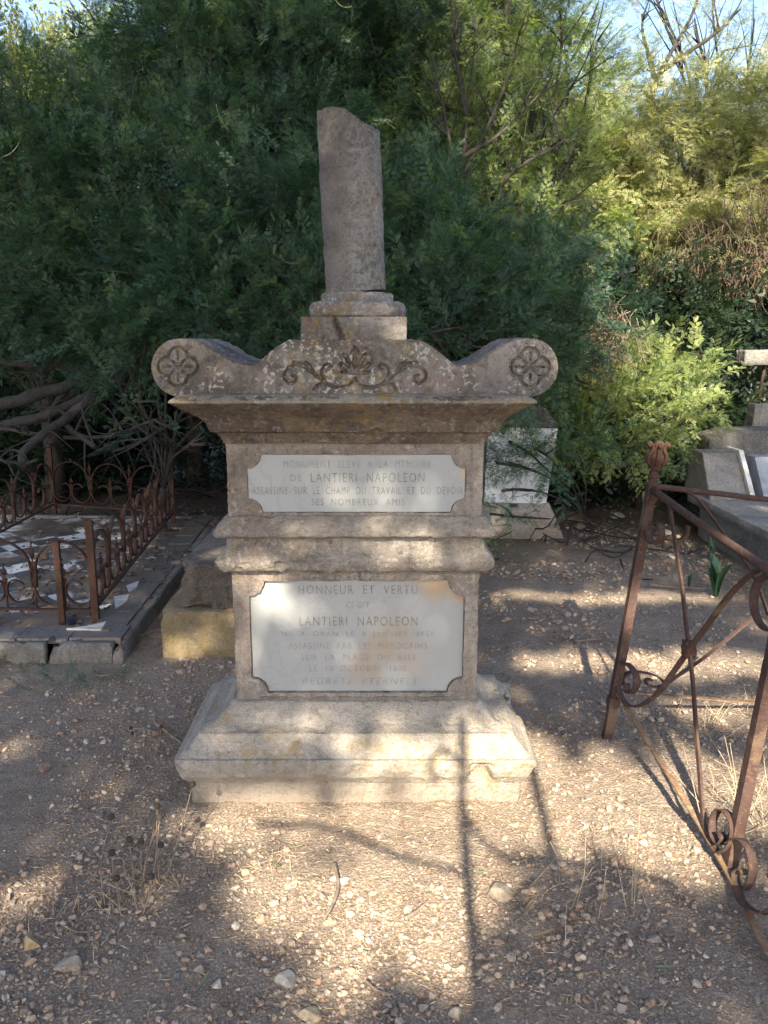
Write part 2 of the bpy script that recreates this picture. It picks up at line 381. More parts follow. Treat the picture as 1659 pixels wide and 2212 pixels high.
STONE_COLS = np.array([(.40, .33, .255), (.50, .43, .35), (.33, .29, .25), (.27, .25, .24), (.34, .22, .165), (.56, .52, .46), (.23, .19, .16), (.44, .34, .24)])
def clear(x, y):
    """True where no slab, kerb or block stands"""
    a = (np.abs(x + .093) < .56) & (y > 2.43) & (y < 3.2)
    b = (x > -1.09) & (x < .36) & (y > 3.69) & (y < 5.3)
    k = (x < -1.23) & (x > -3.4) & (y > 3.62) & (y < 7.0)
    e = (x > 2.42) & (y > 3.2) & (y < 7)
    f = (x > .75) & (x < 1.42) & (y > 6.2) & (y < 6.6)
    return ~(a | b | k | e | f)
n = 110000
yy = 1.35 * (7.5 / 1.35) ** (rng.random(n) ** .92); xx = (rng.random(n) * 2 - 1) * (yy * .52 + .35)
dens = .30 + 1.1 * noise(np.column_stack([xx, yy, 0 * xx]), 2.6, 31) + .35 * noise(np.column_stack([xx, yy, 0 * xx]), 9, 33) + np.exp(-((xx - .0) ** 2 / .5 + (yy - 1.95) ** 2 / .12)) * .5
ok = clear(xx, yy) & (rng.random(n) < np.clip(dens, .05, 1)); xx, yy = xx[ok], yy[ok]; n = len(xx)
sz = np.clip(.0024 * np.exp(rng.normal(0, .68, n)), .0010, .014) * (1 + .9 * sstep(2.5, 5, yy))
R = rand_rot(n, rng); S = sz[:, None] * rng.uniform(.65, 1.25, (n, 3)); S = S[:, None, :] * rng.uniform(.6, 1.25, (n, 12, 1))
Vp = np.einsum('nij,nkj->nki', R, ICO_V[None] * S) * np.array([1, 1, .72])
Vp += np.column_stack([xx, yy, ground_h(xx, yy) + sz * .35])[:, None, :]
Fp = (ICO_F[None] + (np.arange(n) * 12)[:, None, None]).reshape(-1, 3)
tint = (.45 * np.array([.265, .203, .152]) + .55 * STONE_COLS)[rng.choice(8, n, p=[.2, .10, .16, .10, .19, .03, .12, .10])] * rng.uniform(.75, 1.2, (n, 1))
tag(mesh('gravel', Vp.reshape(-1, 3), [Fp], M['pebble'], None, False, col=np.repeat(tint, 12, 0)), kind='stuff')

# dry straw, bark chips and needles scattered over the soil: one object
n = 26000
yy = 1.35 * (7.5 / 1.35) ** rng.random(n) ** .8; xx = (rng.random(n) * 2 - 1) * (yy * .52 + .35)
dens = .4 + 1.0 * noise(np.column_stack([xx, yy, 0 * xx]), 1.7, 77)
ok = clear(xx, yy) & (rng.random(n) < np.clip(dens, .1, 1)); xx, yy = xx[ok], yy[ok]; n = len(xx)
a = rng.random(n) * 6.283; ln = rng.uniform(.01, .045, n) * np.where(yy > 3.5, 1.7, 1); wd = rng.uniform(.0007, .0018, n)
d = np.column_stack([np.cos(a), np.sin(a), rng.normal(0, .12, n)]); s = np.column_stack([-np.sin(a), np.cos(a), 0 * a]); b = np.column_stack([xx, yy, ground_h(xx, yy) + .006])
mid = b + s * (ln * rng.normal(0, .08, n))[:, None]
Vs = np.stack([b - d * ln[:, None] / 2, mid - s * wd[:, None], mid + np.array([0, 0, .0015]), mid + s * wd[:, None], b + d * ln[:, None] / 2], 1)
fs = np.array([(0, 1, 2), (0, 2, 3), (4, 2, 1), (4, 3, 2)]); Fs = (fs[None] + (np.arange(n) * 5)[:, None, None]).reshape(-1, 3)
tint = np.array([(.36, .28, .19), (.24, .17, .115), (.46, .39, .29), (.15, .11, .08)])[rng.choice(4, n)] * rng.uniform(.7, 1.1, (n, 1))
tag(mesh('dry_litter', Vs.reshape(-1, 3), [Fs], M['pebble'], None, False, col=np.repeat(tint, 5, 0)), kind='stuff')
# ------------------------------------------------------------------ the monument
MX, MY, FD = -0.0945, 2.71, 0.13            # centre on the ground, half depth of the die
YF = MY - FD                                # front plane of the dies
HX = 263 / F * (CP + SP * math.tan(ang(1380))) * YF     # half width of the lower die
def lev(y, w, hx=HX):
    """(overhang, height) of a front edge seen at row y with half width w"""
    t = math.tan(ang(y)); k = w / F * (CP + SP * t); o = (k * YF - hx) / (1 + k)
    return o, EYE - (YF - o) * t
mon = thing('funerary_monument', 'tall weathered limestone grave monument with two inscribed marble plaques and a broken column on top', 'monument', (MX, MY, 0))
MO = np.array([MX, MY, 0])
def mpart(name, V, Fc, mat, parent=mon, smooth=True):
    o = mesh(name, V, Fc, mat, parent, smooth); o.data.set_sharp_from_angle(angle=math.radians(38)); return o
def at_z(y, o=0.0): return EYE - (YF - o) * math.tan(ang(y))
def at_x(px, y, o=0.0): return P(px, y, YF - o)[0] - MX

# foot and moulded base
o0, zb = lev(1687, 358); V, Fc = loft([(o0, -.12), (o0, zb + .01)], HX, FD, 0, .012)
mpart('foot', erode(V, Fc, .005, 8, 1, .004, 70), Fc, M['stone_base'])
lv = [(o0 + .01, zb), lev(1685, 374), lev(1679, 388), lev(1668, 396), lev(1650, 396), lev(1643, 391), lev(1639, 381), lev(1615, 362), lev(1592, 345), lev(1585, 342), lev(1580, 331), lev(1563, 304), lev(1554, 298), lev(1530, 281), lev(1516, 270), (-.02, lev(1511, 263)[1])]
V, Fc = loft(lv, HX, FD, 0, .016, .0065)
fy = -FD
chips = [(((1048 - 773) / F * 2.63, -.32, .105), .06, .04), ((-.18, -.32, .125), .03, .012), ((.02, -.32, .125), .04, .01), ((-.60, -.31, .12), .05, .016), ((.59, -.31, .12), .05, .014), ((.20, -.28, .13), .05, .008), ((.59, .15, .14), .13, .03)]
rc = np.random.default_rng(4); chips += [((rc.uniform(-.58, .58), rc.choice([-.315, -.30, -.26]), rc.uniform(.08, .17)), rc.uniform(.015, .035), rc.uniform(.004, .010)) for _ in range(26)] + [((rc.uniform(-.45, .45), -.215, lev(1575, 320)[1]), rc.uniform(.012, .03), rc.uniform(.003, .007)) for _ in range(14)]
mpart('moulded_base', erode(V, Fc, .0032, 15, 2, .005, 65, chips=chips), Fc, M['stone_base'])

def plaque_outline(x0, x1, z0, z1, r, n=10):
    """rectangle with quarter circles cut out of the corners, counter-clockwise, with the corner angle of each point"""
    out = []
    for cx, cz, a0 in ((x0, z0, math.pi / 2), (x1, z0, math.pi), (x1, z1, 1.5 * math.pi), (x0, z1, 2 * math.pi)):
        for t in np.linspace(0, 1, n): out.append((cx + r * math.cos(a0 - t * math.pi / 2), cz + r * math.sin(a0 - t * math.pi / 2)))
    return np.array(out)
def resample(pts, m):
    d = np.concatenate([[0], np.cumsum(np.linalg.norm(np.diff(pts, axis=0), axis=1))]); u = np.linspace(0, d[-1], m)
    return np.column_stack([np.interp(u, d, pts[:, i]) for i in range(pts.shape[1])])
def die(name, hx, z0, z1, out, depth, mat, seed, plq_mat, plq_depth, grow=.0006):
    """block whose front is a frame around a sunk field with notched corners; returns the block and the plaque in it"""
    n = 10; V, Fc = loft([(0, z0), (0, z1)], hx, FD - depth / 2, depth / 2, .008, .014)
    V = erode(V, Fc, .004, 8, seed, .006, 60); m = MB(); m.add(V, Fc)
    ox = [(-hx, z0), (hx, z0), (hx, z1), (-hx, z1)]; rings_o, rings_i = [], []
    for i in range(4):
        a = np.array(ox[i]); b = np.array(ox[(i + 1) % 4]); k = int(np.linalg.norm(b - a) / .007)
        rings_o.append(resample(np.array([a, b]), k)[:-1])
        j = (i + 1) % 4; seg = np.concatenate([out[i * n + n // 2: i * n + n], out[j * n: j * n + n // 2 + 1]]); rings_i.append(resample(seg, k)[:-1])
    O = np.concatenate(rings_o); I = np.concatenate(rings_i); k = len(O); rows = []
    c = (O + I) / 2
    for s in (depth * .95, .004): rows.append(np.column_stack([O[:, 0], np.full(k, -FD + s), O[:, 1]]))
    for t in np.linspace(0.03, 1, 12):
        q = O + (I - O) * t; rows.append(np.column_stack([q[:, 0], np.full(k, -FD), q[:, 1]]))
    for s in (.3, .65, 1): rows.append(np.column_stack([I[:, 0], np.full(k, -FD + depth * s), I[:, 1]]))
    R = np.concatenate(rows); f = grid_faces(len(rows), k, True)
    m.add(erode(R, [f], .0045, 13, seed + 3, .007, 55), [f]); b = m.build(name, mat, mon); b.data.set_sharp_from_angle(angle=math.radians(38))
    # plaque
    cx, cz = out.mean(0); q = cx + (out[:, 0] - cx) * (1 - grow / abs(out[:, 0] - cx).max()), cz + (out[:, 1] - cz) * (1 - grow / abs(out[:, 1] - cz).max())
    q = np.column_stack(q); kk = len(q); yf = -FD + plq_depth; in_ = np.array([cx, cz]) + (q - [cx, cz]) * .996
    Vp = np.concatenate([np.column_stack([q[:, 0], np.full(kk, -FD + depth + .004), q[:, 1]]), np.column_stack([q[:, 0], np.full(kk, yf + .002), q[:, 1]]), np.column_stack([in_[:, 0], np.full(kk, yf), in_[:, 1]])])
    p = mesh('plaque', Vp, [grid_faces(3, kk, True), (np.arange(kk) + 2 * kk)[None, :]], plq_mat, b, False)
    return b, p
zl0, zl1 = lev(1511, 263)[1] - .004, at_z(1238) + .006
xl, xr = at_x(541, 1380), at_x(1002, 1380); outl = plaque_outline(xl, xr, at_z(1497), at_z(1255), .053)
M['marble_low'] = marble('stained_marble', [((.11, -FD, (zl0 + zl1) / 2 - .02), .13, (.27, .22, .165), .9), ((.03, -FD, zl0 + .12), .11, (.26, .212, .16), .9), ((.27, -FD, zl1 - .05), .10, (.30, .21, .12), .8), ((.2, -FD, zl0 + .14), .09, (.31, .26, .2), .7), ((.36, -FD, zl1 - .09), .06, (.29, .18, .10), .9)])
d_low, p_low = die('lower_die', HX, zl0, zl1, outl, .028, M['stone'], 11, M['marble_low'], .016)
HXU = 277 / F * (CP + SP * math.tan(ang(1035))) * YF
zu0, zu1 = at_z(1118), at_z(955)
outu = plaque_outline(at_x(534, 1044), at_x(1006, 1044), at_z(1107), at_z(982), .045)
M['marble_up'] = marble('veined_marble', [((.36, -FD, (zu0 + zu1) / 2 + .02), .03, (.40, .27, .14), 1.0)], (.25, .267, .278))
d_up, p_up = die('upper_die', HXU, zu0, zu1, outu, .02, M['stone'], 15, M['marble_up'], .006)
# mortar bed showing under the lower plaque
V, Fc = box_grid((at_x(560, 1500), -FD - .004, zl0 - .004), (at_x(975, 1500), -FD + .02, zl0 + .012), .01)
mpart('mortar_bed', erode(V, Fc, .006, 20, 40), Fc, M['mortar'])

# double moulding between the dies
lm = [(-.02, at_z(1238)), lev(1235, 288), lev(1230, 297), lev(1224, 303), lev(1214, 304), lev(1206, 299), lev(1196, 289), lev(1182, 282), lev(1170, 279), lev(1163, 278), lev(1161, 304), lev(1158, 307), lev(1150, 306), lev(1141, 301), lev(1132, 296), lev(1122, 287), lev(1116, 281), (0.0, at_z(1113))]
V, Fc = loft(lm, HX, FD, 0, .012, .007)
zc = at_z(1215); chips = [((at_x(648, 1205, .06), -FD - .06, at_z(1212, .06)), .05, .022), ((at_x(612, 1225, .06), -FD - .06, at_z(1224, .06)), .05, .02), ((at_x(655, 1185, .03), -FD - .02, at_z(1190)), .035, .02), ((at_x(934, 1220, .06), -FD - .06, at_z(1221, .06)), .022, .016), ((at_x(820, 1210, .06), -FD - .06, at_z(1222, .06)), .05, .009), ((at_x(720, 1210, .06), -FD - .06, at_z(1224, .06)), .06, .008), ((at_x(465, 1225, .06), -FD, at_z(1200, .06)), .04, .012)]
chips += [((rc.uniform(-.48, .48), -FD - .06, rc.choice([at_z(1222, .06), at_z(1159, .06), at_z(1228, .06)])), rc.uniform(.01, .026), rc.uniform(.003, .008)) for _ in range(30)]
mpart('moulding', erode(V, Fc, .0042, 13, 21, .007, 60, chips=chips), Fc, M['stone'])

# cornice
lc = [(0.012, at_z(957)), lev(955, 285), lev(945, 292), lev(936, 299), lev(933, 313), lev(925, 317), lev(915, 323), lev(905, 334), lev(895, 352), lev(887, 368), lev(881, 382), lev(876, 392), lev(872, 398), lev(866, 397), lev(861, 391), lev(857, 383)]
lc += [(lc[-1][0] - .07, lc[-1][1] + .004)]
V, Fc = loft(lc, HX, FD, 0, .014, .008)
mpart('cornice', erode(V, Fc, .004, 9, 31, .004, 60, chips=[((at_x(815, 940, .04), -FD - .04, at_z(942, .04)), .03, .014), ((.62, -FD - .18, lc[-1][1] - .03), .03, .01)]), Fc, M['stone_cornice'])
cap_m = lc[-1][1]
# lichen-covered slab edge is its own course on the cornice
top_o, top_z = lev(857, 383)
V, Fc = loft([(lev(873, 396.5)[0], lev(873, 398)[1]), (lev(871, 399.5)[0] + .002, lev(871, 398)[1]), (lev(866, 398.5)[0] + .002, lev(866, 397)[1]), (lev(861, 392.5)[0], lev(861, 391)[1]), (top_o - .004, top_z + .003), (top_o - .05, top_z + .006)], HX, FD, 0, .014, .008)
mpart('cornice_slab', erode(V, Fc, .004, 12, 33, .004, 60), Fc, stone('lichened_slab', (.37, .33, .26), (.30, .265, .21), dark=.25, yellow=.9, white=.5, pink=.1))

# pediment with scrolled ends and carved front
PY = 2.53; PD = .47
zc_ = (PY * CP + .0 + (EYE - at_z(800)) * SP)
def cw(cx, cy):
    """crop units of the study of the pediment -> local x, z on its front"""
    p = P((500 + 1.085 * cx) / 1.8517, (1300 + 1.085 * cy) / 1.8517, PY); return p[0] - MX, p[2]
def top_c(c):
    c = np.minimum(c, 1694 - c)                     # mirror symmetric
    L = np.array([(96, 158), (98, 140), (103, 120), (112, 100), (124, 83), (140, 68), (158, 58), (178, 52), (205, 49), (232, 51), (258, 58), (285, 69), (315, 86), (345, 106), (375, 124), (405, 138), (438, 147), (466, 151), (476, 150), (490, 138), (515, 117), (545, 92), (575, 71), (600, 57), (606, 54), (847, 54)], float)
    return np.interp(c, L[:, 0], L[:, 1])
def bot_c(c):
    c = np.minimum(c, 1694 - c)
    L = np.array([(96, 158), (99, 178), (106, 198), (118, 218), (133, 236), (150, 248), (170, 258), (192, 264), (847, 264)], float)
    return np.interp(c, L[:, 0], L[:, 1])
cs = np.concatenate([96 + 102 * (1 - np.cos(np.linspace(0, math.pi / 2, 40))), np.linspace(198, 1496, 480)[1:-1], 1496 + 102 * np.sin(np.linspace(0, math.pi / 2, 40))])
nr = 72; tt = np.linspace(0, 1, nr)
Cx = np.repeat(cs[None], nr, 0); Cy = bot_c(cs)[None] + (top_c(cs) - bot_c(cs))[None] * tt[:, None]
def pl_dist(px, py, pts):
    pts = np.asarray(pts, float); d = np.full(px.shape, 1e9)
    for a, b in zip(pts[:-1], pts[1:]):
        v = b - a; L2 = (v ** 2).sum() + 1e-9; t = np.clip(((px - a[0]) * v[0] + (py - a[1]) * v[1]) / L2, 0, 1)
        d = np.minimum(d, np.hypot(px - a[0] - t * v[0], py - a[1] - t * v[1]))
    return d
def groove(d, w, dep): return dep * (1 - sstep(w * .35, w, d))
carve = np.zeros_like(Cx)
for cx0, cy0 in ((195, 153), (1494, 155)):
    sd = np.full(Cx.shape, 1e9)
    for dx, dy in ((0, -36), (-37, 0), (37, 0), (0, 38)): sd = np.minimum(sd, np.hypot(Cx - cx0 - dx, (Cy - cy0 - dy)) - 33)
    carve = np.maximum(carve, groove(np.abs(sd - 2), 6.5, .013))
    inside = sd < -2
    for dx, dy in ((0, -1), (-1, 0), (1, 0), (0, 1)):
        carve = np.maximum(carve, groove(pl_dist(Cx, Cy, [(cx0 + 26 * dx, cy0 + 26 * dy), (cx0 + 52 * dx, cy0 + 52 * dy)]), 4.5, .010))
    for a in (45, 135, 225, 315):
        ca, sa = math.cos(math.radians(a)), math.sin(math.radians(a))
        carve = np.maximum(carve, groove(pl_dist(Cx, Cy, [(cx0 + 14 * ca, cy0 + 14 * sa), (cx0 + 34 * ca, cy0 + 34 * sa)]), 5, .009))
    carve = np.maximum(carve, groove(np.abs(np.hypot(Cx - cx0, Cy - cy0) - 12), 4, .007))
def lobe(cx, cy, a, l, w, dep):
    """sunk leaf: rounded outer end, pointed inner end"""
    ca, sa = math.cos(math.radians(a)), math.sin(math.radians(a)); u = ((Cx - cx) * ca + (Cy - cy) * sa) / l; v = (-(Cx - cx) * sa + (Cy - cy) * ca)
    hw = w * np.sqrt(np.clip(u, 0, 1)) * np.sqrt(np.clip(1.0 - np.clip(u, 0, 1) ** 4, 0, 1)) + 1e-6
    k = (1 - sstep(.55, 1.0, np.abs(v) / hw)) * (u > 0) * (u < 1); return dep * k
pc = (848, 180)
for a, l, w in ((-90, 104, 13), (-118, 88, 14), (-62, 88, 14), (-146, 70, 14), (-34, 70, 14), (-172, 56, 10), (-8, 56, 10)):
    carve = np.maximum(carve, lobe(pc[0], pc[1], a, l, w, .017))
carve = np.maximum(carve, groove(pl_dist(Cx, Cy, [(848, 84), (862, 104), (834, 104), (848, 84)]), 7, .016))
vine = [(848, 196), (868, 222), (905, 231), (945, 222), (978, 198), (1010, 172), (1045, 152), (1080, 152), (1106, 172), (1108, 200), (1088, 216), (1067, 206), (1068, 190), (1080, 186)]
tend = [(925, 228), (958, 208), (972, 178), (964, 152), (945, 144), (938, 158), (950, 164)]
leafs = [[(1000, 178), (1012, 152), (1030, 140)], [(1018, 166), (1045, 145), (1075, 138)], [(960, 212), (985, 222), (1000, 238)]]
for line, w in [(vine, 6.5), (tend, 5.5)] + [(l, 7) for l in leafs]:
    s = spline(line, 50)
    for mir in (0, 1):
        q2 = s.copy()
        if mir: q2[:, 0] = 1696 - q2[:, 0]
        carve = np.maximum(carve, groove(pl_dist(Cx, Cy, q2), w, .014))
XZ = np.array([cw(a, b) for a, b in zip(Cx.ravel(), Cy.ravel())])
fyl = PY - MY
Vf = np.column_stack([XZ[:, 0], fyl + carve.ravel(), XZ[:, 1]]); nc = len(cs); Ff = grid_faces(nr, nc)
# back and rim: the outline carried back through the depth
rim_idx = np.concatenate([np.arange(nc), (np.arange(1, nr) * nc + nc - 1), (nr - 1) * nc + np.arange(nc - 2, -1, -1), np.arange(nr - 2, 0, -1) * nc])
ro = Vf[rim_idx].copy(); ro[:, 1] = fyl; nd = 30; k = len(ro); R = np.concatenate([ro + np.array([0, PD * s, 0]) for s in np.linspace(0, 1, nd)])
# worn grain along the top of the scrolls
R[:, 2] += .003 * noise(R * np.array([60, 6, 60]), 1, 4) * (R[:, 1] > fyl + .01)
Fr = grid_faces(nd, k, True); m = MB(); nb = len(R)
V = np.concatenate([Vf, R]); Fall = [np.concatenate([Ff, Fr[:, ::-1] + len(Vf)])]
N0 = np.zeros_like(V); N0[:len(Vf), 1] = -1
dsp = .004 * fbm(V, 9, 5, 51, .55) - .005 * np.clip(noise(V, 55, 57) - .4, 0, 1) * 2 - .004 * np.clip(noise(V, 28, 59) - .2, 0, 1)
edge = np.zeros(len(V), bool); edge[rim_idx] = True; edge[len(Vf):len(Vf) + k] = True
NN = vnormals(V, Fall); NN[:len(Vf)] = (0, -1, 0); sgn = 1.0
if (NN[len(Vf) + k * 3 + nc // 2] @ np.array([0, 0, 1])) > 0: sgn = 1.0     # underside normal should point down
dsp[edge] = 0
V = V + NN * dsp[:, None]
back = (np.arange(k) + len(Vf) + (nd - 1) * k)[None, :]
mpart('pediment', V, Fall + [back], M['stone_top'])

# column: plinth, ring base, broken shaft
def shaft_material():
    m, nt, bs, N, L = new_mat('lichened_shaft'); q = NT(nt); bs.inputs['Roughness'].default_value = .93; bs.inputs['Specular IOR Level'].default_value = .2
    c = q.mix(q.map(q.noise(7, 5, .65), .38, .62), (.46, .42, .395), (.31, .29, .275)); x = q.xyz()
    k = q.math('MULTIPLY', q.map(q.math('ADD', x[0], q.math('MULTIPLY', q.noise(14, 4, .7), .10)), .0, .06), q.map(q.noise(48, 6, .8), .43, .55))
    c = q.mix(k, c, (.56, .57, .56))
    c = q.mix(q.math('MULTIPLY', q.map(q.noise(110, 4, .8), .53, .63), .55), c, (.12, .11, .105))
    c = q.mix(q.math('MULTIPLY', q.map(x[2], 2.0, 2.25), q.map(q.noise(9, 5, .7), .44, .64)), c, (.16, .14, .13))
    c = q.mix(q.math('MULTIPLY', q.map(q.noise(30, 4, .75), .54, .64), q.map(x[0], .0, .09)), c, (.28, .19, .07))
    c = q.mix(q.map(q.noise(48, 3, .6), .66, .70), c, (.50, .50, .47))
    L.new(c, bs.inputs['Base Color']); h = q.math('ADD', q.noise(40, 6, .75), q.math('MULTIPLY', q.vor(90), .3)); L.new(q.bump(h, .018, 1, q.bump(q.noise(160, 4, .8), .006, 1)), bs.inputs['Normal']); return m
M['shaft'] = shaft_material()
def cy(px, y, Yc): p = P(px, y, Yc); return p - MO
Yp = 2.775
hw = 115.5 / F * (CP + SP * math.tan(ang(710))) * (Yp - .17); pf = Yp - hw
z0, z1 = EYE - pf * math.tan(ang(736)) - .006, EYE - pf * math.tan(ang(684))
V, Fc = loft([(0, z0), (0, z1)], hw, hw, 0, .008, .009); V = V + np.array([P(767.5, 710, Yp)[0] - MX, Yp - MY, 0])
x0 = (V[:, 0].min() + V[:, 0].max()) / 2 - .058
crack = np.abs(V[:, 0] - (x0 + .02 * (z1 - V[:, 2]) / (z1 - z0) * 1.2 + .006 * noise(V, 40, 7))); V2 = erode(V, Fc, .0045, 9, 61, .005, 60)
V2[:, 1] += np.where((V[:, 1] < Yp - MY - hw + .02), .028 * (1 - sstep(.002, .011, crack)), 0)
mpart('column_plinth', V2, Fc, M['stone_shaft'])
def lathe(prof, k=96):
    pr = np.asarray(prof, float); d = np.concatenate([[0], np.cumsum(np.linalg.norm(np.diff(pr, axis=0), axis=1))]); u = np.arange(0, d[-1], .006); u = np.append(u, d[-1])
    r = np.interp(u, d, pr[:, 0]); z = np.interp(u, d, pr[:, 1]); a = np.arange(k) * 2 * math.pi / k
    V = np.stack([r[:, None] * np.cos(a), r[:, None] * np.sin(a), np.repeat(z[:, None], k, 1)], -1).reshape(-1, 3)
    return V, [grid_faces(len(u), k, True), (np.arange(k) + (len(u) - 1) * k)[None, :], np.arange(k)[None, ::-1]]
rt = 105 / F * (CP + SP * math.tan(ang(668))) * Yp; rf = 75 / F * (CP + SP * math.tan(ang(640))) * Yp
zt0, zt1, zf1 = z1 + .0005, EYE - (Yp - .1) * math.tan(ang(650)), EYE - (Yp - .1) * math.tan(ang(629))
V, Fc = lathe([(rt * .94, zt0), (rt * .985, zt0 + .006), (rt, zt0 + .02), (rt, zt0 + .032), (rt * .985, zt1 - .012), (rt * .945, zt1 - .003), (rt * .88, zt1 + .001), (rf + .012, zt1), (rf + .004, zt1 + .002), (rf + .004, zf1 - .006), (rf - .004, zf1), (rf * .6, zf1 + .001)])
V = erode(V, Fc, .0045, 10, 71, .005, 60) + np.array([P(772, 650, Yp)[0] - MX, Yp - MY, 0])
mpart('column_base', V, Fc, M['stone_shaft'])
rs = .1; sb, st = cy(769, 627, Yp), cy(751, 235, Yp); sb[2] = zf1 - .001
ax = (st - sb); H = ax[2]; k = 110; nzr = 96; a = np.arange(k) * 2 * math.pi / k
def brk(x, y):  # height of the broken top over the round section, in fractions of the shaft
    u = x / rs; h = np.interp(u, [-1.1, -.75, -.4, -.1, .15, .4, .7, .95, 1.1], [.972, .985, .990, .985, .966, .934, .905, .875, .83])
    return h * H + .012 * noise(np.column_stack([x, y, 0 * x]), 18, 5) + .006 * noise(np.column_stack([x, y, 0 * x]), 55, 6) + .022 * np.clip(y / rs, -1, 1)
rows = []; xs, ys = rs * np.cos(a), rs * np.sin(a); hb = brk(xs, ys)
gap = .012 * np.clip(xs / rs, 0, 1)
for t in np.linspace(0, 1, nzr): rows.append(np.column_stack([xs, ys, gap * (1 - t) + hb * t]))
for s in np.linspace(.96, .02, 14):
    x2, y2 = xs * s, ys * s; rows.append(np.column_stack([x2, y2, brk(x2, y2) - .004 * (s < .95)]))
V = np.concatenate(rows); Fc = [grid_faces(len(rows), k, True), np.arange(k)[None, ::-1], (np.arange(k) + (len(rows) - 1) * k)[None, :]]
# spalled patches of the outer skin on the left of the shaft
th = np.arctan2(V[:, 1], V[:, 0]); side = sstep(-1.75, -2.0, th) * (th > -3.2); zz = V[:, 2] / H
k1 = side * sstep(.255, .24, zz + .03 * noise(V, 40, 9) + .02 * noise(V, 120, 19)) ; k2 = side * sstep(-1.95, -2.2, th) * sstep(.38, .365, zz + .03 * noise(V, 30, 3))
k3 = (np.abs(zz - .70) < .1 + .03 * noise(V, 30, 12)) * sstep(-1.95, -2.05, th) * sstep(-2.5, -2.35, th)
Vd = erode(V, Fc, .004, 11, 81, .005, 55); rad = np.column_stack([np.cos(th), np.sin(th), 0 * th])
Vd -= rad * (.005 * k1 + .004 * k2 + .004 * k3)[:, None]
Vd = Vd + sb + np.outer(V[:, 2] / H, [ax[0], 0, 0])
mpart('broken_column', Vd, Fc, M['shaft'])

# inscriptions
DG = None
def text_mesh(txt, x0, x1, z0, z1, y, mat, parent, name='inscription', shear=0.0, thin=-.006, org=None):
    cu = bpy.data.curves.new(name, 'FONT'); cu.body = txt; cu.offset = thin; cu.resolution_u = 3; cu.space_character = 1.25; cu.shear = shear
    to = bpy.data.objects.new(name, cu); COL.objects.link(to); dg = bpy.context.evaluated_depsgraph_get()
    me = bpy.data.meshes.new_from_object(to.evaluated_get(dg)); COL.objects.unlink(to); bpy.data.objects.remove(to)
    n = len(me.vertices); co = np.zeros(n * 3, np.float32); me.vertices.foreach_get('co', co); co = co.reshape(-1, 3)
    mn, mx = co.min(0), co.max(0)
    X_ = x0 + (co[:, 0] - mn[0]) / (mx[0] - mn[0]) * (x1 - x0); Z_ = z0 + (co[:, 1] - mn[1]) / (mx[1] - mn[1]) * (z1 - z0)
    co = np.column_stack([X_, np.full(n, y), Z_]).astype(np.float32); me.vertices.foreach_set('co', co.ravel()); me.update()
    me.materials.clear(); me.materials.append(mat); o = bpy.data.objects.new(name, me); COL.objects.link(o); o.parent = parent; return o
def line(txt, px0, px1, py0, py1, par, dep, mat='ink', **k):
    y = -FD + dep - .0012; ym = (py0 + py1) / 2
    text_mesh(txt, at_x(px0, ym), at_x(px1, ym), at_z(py1), at_z(py0), y, M[mat], par, **k)
line('MONUMENT  ELEVE  A  LA  MEMOIRE', 612, 931, 995, 1011, p_up, .006, 'ink_faint')
line('DE', 627, 651, 1026, 1040, p_up, .006, 'ink_faint'); line('LANTIERI  NAPOLEON', 671, 917, 1022, 1042, p_up, .006)
line('ASSASSINE  SUR  LE  CHAMP  DU  TRAVAIL  ET  DU  DEVOIR', 544, 1000, 1052, 1068, p_up, .006)
line('SES  NOMBREUX  AMIS', 673, 874, 1078, 1092, p_up, .006)
line('HONNEUR  ET  VERTU', 644, 902, 1267, 1286, p_low, .016); line('CI-GIT', 748, 798, 1303, 1316, p_low, .016, 'ink_faint')
line('LANTIERI  NAPOLEON', 646, 902, 1335, 1355, p_low, .016); line('NE  A  ORAN  LE  8  JANVIER  1855', 608, 938, 1367, 1381, p_low, .016, 'ink_faint')
line('ASSASSINE  PAR  LES  MAROCAINS', 622, 923, 1392, 1405, p_low, .016, 'ink_faint'); line('SUR  LA  PLAGE  DU  KISS', 650, 897, 1417, 1430, p_low, .016, 'ink_faint')
line('LE  10  OCTOBRE  1880', 668, 878, 1441, 1454, p_low, .016, 'ink_faint'); line('REGRETS  ETERNELS', 652, 902, 1468, 1482, p_low, .016, 'ink_faint', shear=.25)

# ------------------------------------------------------------------ stepped tomb behind it
tomb = thing('stepped_tomb', 'low stepped tomb of a coarse grey block on a slightly mossy block tinted sun-gold, behind the monument', 'tomb', (-.36, 4.4, 0)); TO = np.array([-.36, 4.4, 0])
V, Fc = box_grid((-1.077, 3.70, -.05), (.36, 5.25, .235), .018); V = erode(V, Fc, .004, 14, 91, .005, 50, chips=[((-1.07, 3.7, .23), .05, .02), ((-.75, 3.7, .235), .06, .015)])
mesh('lower_course', V - TO, Fc, M['block_moss_sun'], tomb)
V, Fc = box_grid((-.985, 3.755, .237), (.28, 5.1, .455), .015); V = erode(V, Fc, .006, 22, 95, .012, 38, chips=[((-.98, 3.75, .45), .07, .03), ((-.9, 3.75, .24), .06, .02)])
mesh('upper_course', V - TO, Fc, M['stone_block'], tomb)
